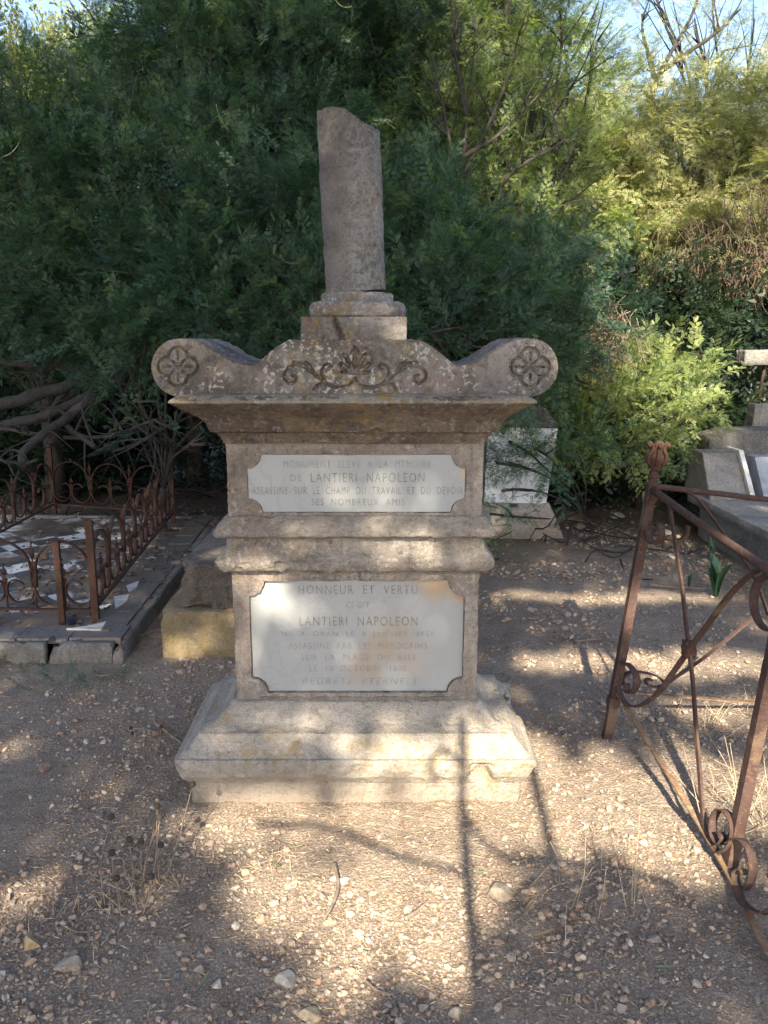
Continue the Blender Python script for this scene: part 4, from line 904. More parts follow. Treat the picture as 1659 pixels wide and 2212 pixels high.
def tree(name, label, cat, base, clumps, kinds, mat, seed, group=None, dens=1.0, trunk=.11, droop=.0, pods=0, bark='bark', vbias=0.0, sq=1.0, fork=.35, twigs=5, cull=-.02):
    rng = np.random.default_rng(seed); base = np.asarray(base, float); base[2] = ground_h(base[:1], base[1:2])[0] - .05; t = thing(name, label, cat, tuple(base), group); wood = MB()
    cc = np.array([c[:3] for c in clumps]); rr = np.array([c[3] for c in clumps]); dn = np.array([c[4] if len(c) > 4 else 1.0 for c in clumps])
    ctr = (cc * rr[:, None]).sum(0) / rr.sum(); top = base + (ctr - base) * fork; p, (V, Fc) = limb(base, top, trunk, trunk * .75, rng, 8, 0); wood.add(V, Fc)
    pos, dr, var = [], [], []
    for c, r, d_ in zip(cc, rr, dn):
        p, (V, Fc) = limb(top, c, trunk * .5 * min(1, .35 + r * .5), .012, rng, 10, .08); wood.add(V, Fc)
        tips = []
        for k in range(twigs):
            v = rng.normal(size=3); v /= np.linalg.norm(v); v[2] = abs(v[2]) * .8 - .1; s = p[rng.integers(5, 10)]; e = c + v * r * rng.uniform(.8, 1.2) + np.array([0, -.12 * r, 0])
            _, (V, Fc) = limb(s, e, .011, .003, rng, 6, .05); wood.add(V, Fc)
        n = int(dens * d_ * 220 * (r / .5) ** 2 * sq / (kinds[0][0][:, 0].max() / .34) ** 2)
        ns = max(4, int(8.5 * (r / .5) ** 2 * (1 - cull))); sv = rng.normal(size=(ns, 3)); sv /= np.linalg.norm(sv, axis=1)[:, None]; sr = rng.random(ns) ** .5
        sc_ = c + sv * (sr * r)[:, None] * np.array([1.1, .9, .9]); wgt = rng.uniform(.4, 1.6, ns); pick = rng.choice(ns, n, p=wgt / wgt.sum())
        off = rng.normal(size=(n, 3)) * np.array([1.25, 1.0, .62]) * (.112 * (max(r, .25) / .5) ** .55 * rng.uniform(.6, 1.25, ns)[pick])[:, None]
        q = sc_[pick] + off; v = sv[pick] * .7 + off / (np.linalg.norm(off, axis=1)[:, None] + 1e-6) * .7; rad = sr[pick]
        pos.append(q); dd = v * .8 + rng.normal(0, .45, q.shape) + np.array([0, -.12, .25 - droop]); dr.append(dd)
        var.append(np.clip(.30 + .26 * noise(q, 2.2, seed + 8) + .2 * (rad - .6) + rng.normal(0, .24, len(q)) + vbias, 0, 1))  # vbias lifts lit crowns, sun put into their leaf colour
    pos, dr, var = np.concatenate(pos), np.concatenate(dr), np.concatenate(var)
    V, Fc, va = place_sprays(kinds, pos, dr, rng.uniform(.6, 1.2, len(pos)), var, rng)
    wood.build('trunk', M[bark], t, True, base); mesh('crown', V - base, [Fc], M[mat], t, False, va)
    for i in range(pods):
        k = rng.integers(0, len(pos)); a = pos[k] + np.array([0, -.12, -.05]); s = rng.choice([-1, 1]); L = rng.uniform(.10, .17); cv = rng.uniform(.25, .9)
        th = np.linspace(0, cv * math.pi, 14); rad = L / (cv * 1.6); pth = a + np.column_stack([s * rad * (1 - np.cos(th)), .1 * rad * th, -rad * np.sin(th)])
        V, Fc = tube(pth, np.linspace(.0025, .004, 14), 5); mesh('seed_pod', V - base, Fc, M['pod'], t)
    return t
def cl(px, py, Y, r, d=1.0): p = P(px, py, Y); return (p[0], p[1], p[2], r, d)
AC = 'feathery acacias beyond the graves'
tree('acacia_tree', 'dense dark acacia at the far left, its boughs over the fallen branches', 'tree', (-3.2, 7.6, 0),
     [cl(-60, 250, 7.2, .75), cl(60, 330, 6.9, .7), cl(-30, 480, 6.7, .75), cl(130, 480, 6.6, .7), cl(40, 640, 6.5, .65), cl(210, 620, 6.4, .6), cl(240, 380, 6.9, .65), cl(120, 230, 7.2, .55, .8), cl(300, 520, 6.6, .55), cl(300, 690, 6.2, .45), cl(150, 740, 6.5, .45, .8), cl(-80, 700, 6.8, .6)], SP_NEAR, 'leaf', 21, AC, pods=22)
tree('acacia_tree', 'tall dark acacia left of the broken column, crown against the white sky at its top', 'tree', (-1.9, 8.3, 0),
     [cl(330, 60, 8.2, .75, .9), cl(450, 120, 7.8, .8), cl(560, 40, 8.0, .8), cl(260, 200, 7.9, .6, .8), cl(420, 280, 7.3, .75), cl(570, 230, 7.5, .75), cl(640, 110, 7.8, .7), cl(380, 430, 6.9, .65), cl(520, 400, 6.9, .7), cl(640, 340, 7.2, .6), cl(220, 80, 8.3, .42, .6), cl(480, -80, 8.3, .8)], SP_NEAR, 'leaf', 22, AC, pods=22, droop=.1)
tree('acacia_tree', 'bushy dark green acacia directly behind the broken column', 'tree', (-.3, 7.2, 0),
     [cl(480, 540, 6.3, .6), cl(600, 520, 6.3, .6), cl(400, 600, 6.0, .5), cl(520, 660, 5.8, .5), cl(640, 640, 5.8, .5), cl(420, 700, 5.8, .42), cl(740, 480, 6.5, .6), cl(860, 540, 6.3, .55), cl(930, 640, 5.9, .5), cl(860, 680, 5.8, .42), cl(700, 690, 5.8, .45), cl(600, 740, 5.9, .35), cl(900, 440, 6.8, .5)], SP_NEAR, 'leaf', 23, AC, pods=16)
tree('acacia_tree', 'high acacia whose crown fills the top above the broken column', 'tree', (.1, 9.4, 0),
     [cl(720, 60, 8.8, .85), cl(820, 200, 8.4, .75), cl(700, 260, 8.3, .75), cl(880, 20, 8.8, .8), cl(840, 340, 8.0, .65), cl(780, -60, 9.0, .8), cl(960, 120, 8.8, .65, .8), cl(660, -30, 8.9, .8)], SP_MID, 'leaf', 24, AC, droop=.15)
t4 = tree('acacia_tree', 'open branching acacia right of the column, dark limbs fanning upward', 'tree', (1.15, 7.9, 0),
     [cl(960, 300, 7.5, .55, .7), cl(1060, 220, 7.7, .6, .6), cl(1020, 90, 8.0, .65, .6), cl(1150, 110, 8.1, .6, .55), cl(1170, 260, 7.8, .55, .6), cl(1050, 400, 7.3, .5, .7), cl(960, 460, 7.1, .45, .8), cl(1120, 480, 7.0, .5, .8), cl(1200, 380, 7.5, .5, .6), cl(1230, 190, 8.2, .5, .5), cl(1090, -20, 8.2, .6, .6), cl(1210, 20, 8.4, .5, .45), cl(1290, 90, 8.6, .3, .3)], SP_NEAR, 'leaf_bush', 25, AC, fork=.45, droop=.05, pods=12, vbias=.12)
tree('acacia_bush', 'leafy acacia bush with white thorns, low behind the right scroll of the monument', 'bush', (.9, 6.6, 0),
     [cl(960, 560, 6.0, .42), cl(1060, 580, 6.0, .48), cl(1000, 680, 5.6, .42), cl(1110, 680, 5.8, .45), cl(1180, 610, 6.2, .45), cl(1200, 720, 6.0, .4), cl(1070, 760, 5.6, .35), cl(1260, 680, 6.3, .36), cl(1290, 600, 6.5, .32, .7), cl(930, 720, 5.3, .33), cl(1150, 790, 7.0, .34)], SP_NEAR, 'leaf', 26, 'low acacia bushes', pods=6)
tree('acacia_bush', 'bright yellow-green acacia bush in full sun spreading over the ground, right of the white headstone', 'bush', (2.35, 7.3, 0),
     [cl(1240, 820, 6.7, .30), cl(1320, 820, 6.8, .32), cl(1280, 890, 6.5, .34), cl(1370, 890, 6.6, .34), cl(1430, 830, 6.8, .26), cl(1470, 880, 6.7, .28), cl(1510, 860, 6.9, .2), cl(1230, 920, 6.4, .3), cl(1330, 945, 6.4, .26), cl(1440, 930, 6.6, .28), cl(1480, 775, 6.9, .13), cl(1440, 770, 6.9, .15), cl(1545, 885, 6.9, .15, .8), cl(1250, 760, 6.8, .24)], SP_NEAR, 'leaf_bush', 27, 'low acacia bushes', vbias=.32, trunk=.05)
tree('acacia_bush', 'sparse green acacia sprays hanging in front of the white headstone', 'bush', (1.85, 6.6, 0),
     [cl(1100, 955, 5.75, .13), cl(1155, 968, 5.75, .13), cl(1205, 975, 5.8, .15), cl(1072, 1000, 5.7, .12), cl(1085, 1060, 5.7, .09, .7), cl(1060, 1110, 5.7, .13), cl(1250, 980, 5.9, .15)], SP_NEAR, 'leaf', 28, 'low acacia bushes', trunk=.008, dens=1.6, vbias=.2, fork=.3, twigs=1, cull=-.5)
tree('acacia_bush', 'low dark acacia growth beside the left scroll over the fallen branches', 'bush', (-1.7, 6.1, 0),
     [cl(280, 790, 5.7, .28), cl(360, 740, 5.7, .3), cl(300, 870, 5.5, .22, .8), cl(380, 890, 5.4, .2, .7), cl(240, 740, 5.9, .3), cl(440, 960, 5.2, .13, .6), cl(330, 700, 5.9, .3), cl(470, 760, 5.5, .22)], SP_NEAR, 'leaf', 29, 'low acacia bushes', trunk=.03, dens=.5, twigs=3)
tree('acacia_tree', 'broad sunlit acacia at the far right, hung with brown dead tendrils', 'tree', (4.4, 11.2, 0),
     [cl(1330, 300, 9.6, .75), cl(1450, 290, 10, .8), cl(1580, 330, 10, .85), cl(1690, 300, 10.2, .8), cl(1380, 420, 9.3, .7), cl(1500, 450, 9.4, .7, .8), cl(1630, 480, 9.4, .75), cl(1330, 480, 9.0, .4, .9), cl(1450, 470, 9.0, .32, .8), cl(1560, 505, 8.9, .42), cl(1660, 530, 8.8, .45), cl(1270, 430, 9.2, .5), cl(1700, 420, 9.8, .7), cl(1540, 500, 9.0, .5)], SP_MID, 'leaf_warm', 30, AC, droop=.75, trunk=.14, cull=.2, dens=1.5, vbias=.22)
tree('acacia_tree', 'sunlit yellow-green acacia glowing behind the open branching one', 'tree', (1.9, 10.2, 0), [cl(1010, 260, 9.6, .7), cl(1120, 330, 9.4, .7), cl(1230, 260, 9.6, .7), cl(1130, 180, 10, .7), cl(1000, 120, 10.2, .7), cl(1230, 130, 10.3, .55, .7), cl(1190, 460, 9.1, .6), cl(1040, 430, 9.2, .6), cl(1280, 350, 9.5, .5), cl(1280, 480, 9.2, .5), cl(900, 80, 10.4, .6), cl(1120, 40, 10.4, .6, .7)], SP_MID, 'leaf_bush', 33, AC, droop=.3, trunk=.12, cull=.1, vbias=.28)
t31 = tree('acacia_tree', 'thin sparse tall acacia against the sky at the upper right, limbs showing', 'tree', (5.2, 12.5, 0),
     [cl(1400, 215, 11, .6), cl(1500, 235, 11, .6), cl(1600, 235, 11, .6), cl(1680, 220, 11, .6), cl(1650, 150, 11.4, .35, .5), cl(1500, 40, 11.5, .4, .16), cl(1560, 110, 11.5, .4, .2), cl(1630, 40, 11.8, .4, .2), cl(1540, -30, 11.8, .5, .25), cl(1430, 20, 11.3, .4, .14), cl(1400, -40, 11.6, .4, .2), cl(1690, 120, 11.8, .4, .4)], SP_MID, 'leaf_warm', 31, AC, droop=.5, fork=.55, trunk=.10, vbias=.2)
tree('acacia_tree', 'pale far acacia showing under the white sky at the upper left', 'tree', (-5.5, 12.5, 0),
     [cl(40, 180, 12, .8, .7), cl(-60, 160, 12, .8, .8), cl(130, 240, 12, .7, .8), cl(-20, 280, 11.5, .8), cl(80, 130, 12.3, .5, .5), cl(200, 150, 12.3, .5, .7)], SP_FAR, 'leaf_warm', 32, AC, vbias=.1)
tree('acacia_tree', 'sunlit far acacia glimpsed through the crowns at the upper left', 'tree', (-2.6, 13.2, 0), [cl(230, 120, 12.4, .8), cl(330, 240, 12, .8), cl(200, 300, 11.8, .8), cl(450, 200, 12.2, .8), cl(560, 140, 12.4, .8), cl(620, 280, 11.8, .7), cl(440, 320, 11.6, .7), cl(690, 180, 12, .7), cl(330, 100, 12.6, .8), cl(100, 330, 11.8, .8)], SP_MID, 'leaf_bush', 34, AC, vbias=.25, dens=.8)
def limbs(t, paths, r0, r1):
    b = np.array(t.location); rg = np.random.default_rng(6)
    for pth in paths:
        p = spline([P(*q) for q in pth], 30); p = p + .012 * np.column_stack([noise(p, 5, k) for k in (1, 2, 3)]); m = MB(); V, Fc = tube(p, np.linspace(r0, r1, 30), 7); m.add(V, Fc)
        for k in range(7):
            a = p[rg.integers(6, 29)]; d = np.array([rg.normal(0, .6), rg.normal(0, .3), .8]); e = a + d / np.linalg.norm(d) * rg.uniform(.2, .5); V, Fc = tube(spline([a, (a + e) / 2 + rg.normal(0, .03, 3), e], 8), np.linspace(r1 * 1.2, .002, 8), 5); m.add(V, Fc)
        m.build('limb', M['bark'], t, True, b)
limbs(t4, [[(990, 520, 7.2), (990, 420, 7.1), (1002, 330, 7.0), (1012, 200, 7.1), (1030, 50, 7.3)], [(990, 420, 7.1), (965, 280, 7.0), (935, 120, 7.2)], [(995, 390, 7.05), (1050, 280, 7.0), (1100, 160, 7.2), (1130, 40, 7.4)], [(1002, 340, 7.0), (1080, 290, 7.0), (1180, 190, 7.2)], [(1008, 250, 7.05), (985, 130, 7.2), (978, 20, 7.3)], [(1060, 430, 7.1), (1110, 370, 7.0), (1190, 320, 7.1), (1240, 290, 7.3)]], .020, .006)
limbs(t31, [[(1405, 230, 11), (1420, 170, 11), (1450, 110, 11), (1500, 20, 11.2), (1510, -30, 11.2)], [(1432, 150, 11), (1490, 110, 11), (1550, 70, 11), (1600, 20, 11.2)], [(1418, 180, 11), (1395, 100, 11.1), (1385, 30, 11.2)]], .035, .012)
# the dark wood behind: a few trees close enough together to shut out the daylight low down
BK = 'dark acacias of the back row'
for i, (lab, x, y, cls) in enumerate([
    ('deeply shaded acacia of the back row behind the far left tree', -5.2, 10.4, [(30, 420, 9.8, 1.0), (150, 560, 9.4, .9), (-80, 600, 9.8, 1.0), (60, 700, 9.2, .8), (230, 420, 9.6, .9), (230, 680, 9.0, .8), (-60, 780, 9.5, .7), (100, 790, 9.2, .6)]),
    ('deeply shaded acacia of the back row left of the column', -1.7, 10.6, [(400, 360, 9.8, 1.0), (520, 260, 10, 1.0), (400, 560, 9.2, .9), (560, 520, 9.2, .9), (340, 220, 10.3, .8), (480, 700, 8.8, .8), (350, 760, 9.0, .7), (600, 690, 8.8, .7), (620, 120, 10.4, .9), (470, 100, 10.5, .9)]),
    ('deeply shaded acacia of the back row behind the column', 1.0, 11.2, [(760, 420, 10, 1.0), (900, 360, 10.2, .9), (760, 620, 9.2, .9), (920, 560, 9.6, .9), (1050, 620, 9.4, .8), (700, 200, 10.8, 1.0), (860, 160, 11, .9), (1080, 480, 9.8, .8), (900, 720, 9, .7), (750, 20, 11, .9), (980, 250, 11, .8)]),
    ('deeply shaded acacia of the back row behind the sunlit right bush', 4.0, 13.4, [(1180, 620, 11.4, 1.0), (1300, 620, 11.8, .9), (1420, 680, 12, .9), (1560, 660, 12.5, 1.1), (1700, 680, 12.5, 1.2), (1250, 760, 11.4, .7), (1620, 780, 12.5, .8), (1480, 780, 12, .8), (1700, 540, 12.6, 1.1), (1160, 450, 11.2, .9), (1360, 500, 12, .9), (1500, 560, 12.4, 1.0), (1380, 780, 11.8, .7)])]):
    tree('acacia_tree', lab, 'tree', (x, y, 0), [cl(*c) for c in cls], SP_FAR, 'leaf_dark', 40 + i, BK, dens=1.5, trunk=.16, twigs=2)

for i, (px, Y, lab) in enumerate([(-40, 8.6, 'at the far left edge'), (130, 8.9, 'behind the pile of fallen branches'), (300, 8.8, 'behind the low growth near the left scroll'), (470, 8.4, 'behind the left half of the monument'), (900, 8.4, 'behind the right half of the monument'), (1120, 8.2, 'behind the white headstone'), (1290, 8.4, 'behind the sunlit bush'), (1450, 9.4, 'behind the right end of the sunlit bush'), (1590, 11, 'behind the cross')]):
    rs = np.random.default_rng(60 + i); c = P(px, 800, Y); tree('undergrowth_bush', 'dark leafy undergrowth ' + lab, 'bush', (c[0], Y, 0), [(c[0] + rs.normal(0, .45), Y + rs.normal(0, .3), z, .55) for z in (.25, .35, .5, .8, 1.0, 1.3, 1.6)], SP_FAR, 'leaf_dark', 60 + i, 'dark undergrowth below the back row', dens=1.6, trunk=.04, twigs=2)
# brown dead tendrils hanging in the sunlit tree on the right, and a dry tangle above the bush
def tangle(label, spots, seed, mat, name='dead_tendrils', cat='dead vine'):
    rng = np.random.default_rng(seed); m = MB(); o0 = P(*spots[0][:3])
    for px, py, Y, r, n, L in spots:
        c = P(px, py, Y)
        for i in range(n):
            a = c + rng.normal(0, .5, 3) * r; e = a + np.array([rng.normal(0, .25), rng.normal(0, .2), -rng.uniform(.4, 1)]) * L
            p = spline([a, (a + e) / 2 + rng.normal(0, .14, 3) * L, e], 8); p = p + .02 * np.column_stack([noise(p, 12, k) for k in (1, 2, 3)]); V, Fc = tube(p, np.linspace(.0045, .0022, 8), 3); m.add(V, Fc)
    o = m.build(name, M[mat], None, True, o0); o.location = o0; return tag(o, label, cat, kind='stuff')
M['dead_leaf'] = simple('dead_brown_leaf', (.115, .082, .06), .95, .35, 8, 0)
tangle('brown dead tendrils hanging below the sunlit tree at the far right', [(1560, 500, 8.5, .35, 130, .40), (1620, 520, 8.4, .35, 150, .45), (1500, 530, 8.4, .3, 90, .3), (1650, 440, 8.6, .3, 70, .3), (1580, 590, 8.4, .2, 70, .25), (1590, 500, 8.7, .4, 40, .25), (1655, 560, 8.6, .35, 50, .35), (1420, 520, 8.7, .4, 40, .25)], 3, 'dead_leaf')
tangle('dry tangle of bare brown twigs above the bright bush', [(1310, 720, 6.3, .22, 90, .3), (1330, 690, 6.4, .2, 60, .25), (1220, 640, 6.2, .2, 30, .25)], 4, 'twig', 'dry_tangle', 'dry twigs')

# ------------------------------------------------------------------ unseen shade tree behind the viewer, gaps cut to set the sun patches
Uv = np.array([math.cos(SUN_AZ), -math.sin(SUN_AZ), 0]); Vv = np.array([math.sin(SUN_AZ) * math.sin(SUN_EL), math.cos(SUN_AZ) * math.sin(SUN_EL), math.cos(SUN_EL)])
def gap(px, py, surf, rx, ry, rot=0.0, soft=.5, amt=1.0):
    f = (lambda a, b: G(a, b)) if surf == 'g' else (lambda a, b: P(a, b, surf))
    c, e1, e2 = f(px, py), f(px + rx, py), f(px, py - ry); return (c @ Uv, c @ Vv, abs((e1 - c) @ Uv), max(abs((e2 - c) @ Vv), .012), rot, soft, amt)
GAPS = [gap(780, 1960, 'g', 330, 150), gap(600, 1775, 'g', 270, 60), gap(900, 1790, 'g', 320, 100), gap(960, 2010, 'g', 110, 120), gap(1280, 1740, 'g', 340, 140), gap(1500, 1700, 'g', 250, 90), gap(1460, 1840, 'g', 230, 70),
        gap(1235, 1430, 'g', 150, 30), gap(1480, 1440, 'g', 280, 38), gap(1330, 1290, 'g', 280, 16), gap(1560, 1530, 'g', 180, 36),
        gap(990, 1620, 2.43, 320, 95), gap(1060, 1660, 2.41, 160, 50), gap(1120, 1560, 2.6, 80, 80), gap(720, 1610, 2.5, 300, 45, amt=.75), gap(560, 1560, 2.55, 110, 70, amt=.7), gap(760, 1535, 2.55, 250, 20, amt=.6),
        gap(610, 1295, 2.58, 110, 38), gap(520, 1400, 2.56, 24, 110), gap(660, 1140, 2.5, 60, 24), gap(900, 1190, 2.52, 210, 30, amt=.75), gap(1000, 1140, 2.5, 110, 18, amt=.7), gap(840, 1055, 2.58, 170, 40, amt=.55), gap(1035, 1040, 2.57, 25, 90, amt=.7),
        gap(560, 1210, 2.5, 150, 20), gap(800, 1150, 2.5, 300, 14, amt=.6), gap(430, 1395, 3.7, 80, 34), gap(470, 1205, 4.0, 40, 24), gap(50, 1620, 'g', 80, 18), gap(40, 1955, 'g', 110, 38), gap(130, 1900, 'g', 70, 30, amt=.5), gap(250, 1240, 3.9, 30, 30, amt=.5),
        gap(1400, 830, 6.6, 260, 120), gap(1500, 790, 6.8, 170, 120), gap(1430, 900, 6.6, 120, 60), gap(1300, 780, 6.6, 140, 80), gap(1330, 1000, 'g', 120, 8, amt=.6), gap(780, 860, 2.4, 260, 10, amt=.6), gap(800, 850, 2.42, 160, 16, amt=.5),
        gap(560, 580, 6.2, 50, 20, amt=.7), gap(610, 590, 6.0, 40, 16, amt=.7), gap(1180, 560, 6.5, 80, 40, amt=.8), gap(960, 590, 6, 40, 30, amt=.6), gap(1190, 690, 5.8, 60, 40, amt=.5)]
DARK = [gap(1400, 610, 11.5, 120, 60), gap(1300, 640, 11.5, 80, 60), gap(1480, 620, 12.5, 260, 80), gap(1420, 350, 9.5, 60, 40, amt=.9), gap(1560, 420, 9.5, 55, 45, amt=.9), gap(1340, 440, 9.3, 45, 40, amt=.9), gap(1650, 400, 9.5, 40, 50, amt=.8), gap(1480, 560, 9, 70, 35, amt=1.0), gap(1600, 610, 9, 90, 30, amt=1.0), gap(1250, 560, 8.5, 50, 40, amt=.9), gap(1500, 310, 10, 40, 30, amt=.8), gap(1120, 300, 8, 60, 90, amt=.7), gap(1000, 330, 7.7, 70, 120, amt=.9), gap(1570, 660, 11.5, 150, 75, amt=1.0), gap(1620, 740, 11.5, 150, 60, amt=1.0), gap(1430, 600, 11, 70, 50, amt=.8), gap(1500, 470, 9.5, 60, 40, amt=.6), gap(1420, 680, 8, 60, 40, amt=.9)] # closed crown patches placed to shade the far trees
def openness(u, v):
    o = np.zeros_like(u); p = np.column_stack([u, v, 0 * u]); du = .10 * noise(p, 3.2, 61) + .04 * noise(p, 9, 63); dv = .05 * noise(p, 3.2, 62) + .03 * noise(p, 9, 64)
    for cu, cv, ru, rv, rot, soft, amt in GAPS:
        s = min(1, ru / .25); sv = min(1, rv / .12); d = np.hypot((u + du * s - cu) / ru, (v + dv * sv - cv) / rv); o = np.maximum(o, amt * (1 - sstep(1 - soft, 1 + soft * .5, d)))
    big = 1.25 * sstep(.9, 2.0, u) * sstep(5.0, 5.7, v); mid = sstep(-.4, .8, u) * sstep(5.3, 6.3, v) * .8; left = np.maximum(sstep(-1.5, -3.0, u) * sstep(7.0, 7.9, v) * .85, sstep(1.5, .5, u) * sstep(8.8, 9.3, v) * 1.1)
    o = np.maximum(o, np.clip(np.maximum(np.maximum(big, mid), left) + .55 * noise(p, 1.6, 65) - .12, 0, 1))
    o = np.maximum(o, sstep(.50, .62, noise(p, 3.1, 71)) * sstep(5.2, 5.8, v) * .9)     # small flecks of sun in the far trees
    for cu, cv, ru, rv, rot, soft, amt in DARK:
        d = np.hypot((u + du - cu) / ru, (v + dv - cv) / rv); o = o * (1 - amt * (1 - sstep(.7, 1.15, d)))
    return o
rng = np.random.default_rng(77); n = 220000
u = rng.uniform(-6.5, 7.0, n); v = rng.uniform(.2, 13.0, n); keep = rng.random(n) > openness(u, v) ** .8 * 1.02; u, v = u[keep], v[keep]; n = len(u)
Ld = 8.2 + 1.3 * noise(np.column_stack([u, v, 0 * u]), .9, 66) + rng.normal(0, .35, n)
Pc = u[:, None] * Uv + v[:, None] * Vv - Ld[:, None] * SD; Rr = rand_rot(n, rng); sz = rng.uniform(.055, .10, n)
quad = np.array([(-1, 0, 0), (0, -.55, .1), (1, 0, 0), (0, .55, .1)]); Vc = np.einsum('nij,vj->nvi', Rr, quad) * sz[:, None, None] + Pc[:, None, :]
st = thing('unseen_shade_tree', 'large unseen leafy tree behind the viewer, crown shaped to dapple the graves', 'tree', (-4.4, -7.5, 0)); so = np.array([-4.4, -7.5, 0])
mesh('crown', Vc.reshape(-1, 3) - so, [np.arange(n * 4).reshape(-1, 4)], M['leaf'], st, False, np.repeat(rng.random(n) * .6, 4))
wd = MB(); V, Fc = tube(spline([so, so + [.1, .1, 2], so + [0, .4, 4.2]], 12), np.linspace(.26, .17, 12), 12); wd.add(V, Fc)
for e in ([-3, .5, 6], [-1.5, 1.5, 9], [1.0, 2, 9.3], [4.5, 1.5, 10]): _, (V, Fc) = limb(so + [0, .4, 4.1], so + e, .12, .02, rng, 14, .06); wd.add(V, Fc)
wd.build('trunk', M['bark'], st, True, so)
# ------------------------------------------------------------------ fallen branches on the left
rng = np.random.default_rng(9)
def branch(label, pts, r0, r1, name='fallen_branch', cat='branch', group='fallen branches on the left', mat='dead', subs=0, k=9, knots=.12):
    """pts: (px, py, Y); Y None drops it on the ground"""
    p = np.array([P(*q) if q[2] else G(q[0], q[1], .02) for q in pts]); pth = spline(p, 10 * len(pts)); n = len(pth)
    if name == 'fallen_branch': r0, r1, subs = r0 * .72, r1 * .68, subs + 4
    pth = pth + .25 * r0 * np.column_stack([noise(pth, 8, s) for s in (1, 2, 3)]); r = np.linspace(r0, r1, n) * (1 + knots * noise(pth, 7, 5)); m = MB(); V, Fc = tube(pth, r, k); m.add(erode(V, Fc, .12 * r0, 30, 4), Fc)
    for i in range(subs):
        a = pth[rng.integers(n // 4, n - 2)]; d = rng.normal(0, 1, 3) * np.array([1, .6, .7]) + np.array([0, -.1, .2]); d /= np.linalg.norm(d); L = rng.uniform(.15, .5)
        V, Fc = tube(spline([a, a + d * L * .5 + rng.normal(0, .03, 3), a + d * L + np.array([0, 0, -.06])], 9), np.linspace(r1 * .5 + .003, .002, 9), 5); m.add(V, Fc)
    c = p[len(p) // 2]; o = m.build(name, M[mat], None, True, c); o.location = c; return tag(o, label, cat, group)
FB = [('thick straight bare branch lying highest in the fallen pile at the left edge', [(-60, 780, 6.2), (40, 785, 6.2), (120, 792, 6.3), (260, 800, 6.5)], .045, .03, 3),
      ('thick trunk-like fallen branch slanting up to the right through the pile', [(-40, 885, 6.0), (60, 858, 6.0), (160, 828, 6.1), (260, 790, 6.3), (340, 745, 6.5)], .07, .05, 2),
      ('second slanting heavy branch just below the trunk-like one in the pile', [(-40, 930, 5.9), (70, 905, 5.9), (160, 872, 6.0), (250, 825, 6.1), (330, 770, 6.3)], .055, .045, 2),
      ('grey hooked branch curving down to the ground beyond the railing', [(205, 838, 5.9), (185, 868, 5.8), (147, 900, 5.7), (95, 935, 5.6), (60, 965, 5.55), (49, 985, 5.5), (60, 1008, 5.6), (95, 1026, None)], .05, .034, 2),
      ('dark crooked branch dipping to the soil from the middle of the pile', [(143, 900, 5.8), (150, 925, 5.7), (178, 945, 5.7), (215, 972, 5.7), (262, 996, None)], .032, .02, 4),
      ('thin black branch running level across the pile towards the monument', [(140, 945, 5.8), (210, 945, 5.6), (262, 938, 5.5), (300, 920, 5.5), (340, 905, 5.5)], .02, .012, 5),
      ('black forked twiggy branch lying near the monument behind the railing', [(215, 985, None), (290, 960, 5.6), (345, 930, 5.5), (400, 905, 5.5)], .022, .01, 8),
      ('slender curved branch sagging at the left edge below the heavy ones', [(-30, 925, 5.7), (30, 930, 5.7), (70, 938, 5.65), (110, 930, 5.7)], .02, .012, 4),
      ('fine straight stick leaning diagonally at the left edge of the pile', [(-10, 985, 5.5), (30, 1010, 5.4), (70, 1035, None)], .012, .008, 2),
      ('long dark branch lying flat on the soil behind the grave railing', [(100, 1005, None), (200, 1010, None), (300, 1002, None), (420, 985, None)], .03, .015, 6),
      ('knotted dark branch in the shadow under the low acacia growth', [(250, 870, 6.2), (300, 920, 6.0), (360, 965, 5.8), (430, 990, None)], .025, .012, 6),
      ('upright bare stick in the shadows above the pile', [(20, 700, 6.4), (60, 780, 6.3), (90, 850, 6.2)], .016, .01, 4)]
for lab, pts, a, b, s in FB: branch(lab, pts, a, b, subs=s)
# many thin dead twigs lying under the trees: beyond counting
m = MB()
for i in range(520):
    Yt = rng.uniform(5.3, 9.5); x = rng.uniform(-4.2, -.4) if rng.random() < .7 else rng.uniform(.6, 4); a = rng.uniform(0, 6.28); L = rng.uniform(.15, .7); b = np.array([x, Yt, .01 + rng.random() * .05])
    if -1.3 < x < .5 and Yt < 5.4: continue
    if -3.4 < x < -1.2 and Yt < 6.7: continue
    if x > 2.2 and Yt < 8: continue
    e = b + np.array([math.cos(a), math.sin(a), rng.normal(.12, .2)]) * L; e[2] = max(e[2], .01); V, Fc = tube(spline([b, (b + e) / 2 + rng.normal(0, .05, 3), e], 6), np.linspace(.006, .003, 6) * rng.uniform(.6, 1.6), 4); m.add(V, Fc)
tag(m.build('brushwood', M['dead']), kind='stuff')

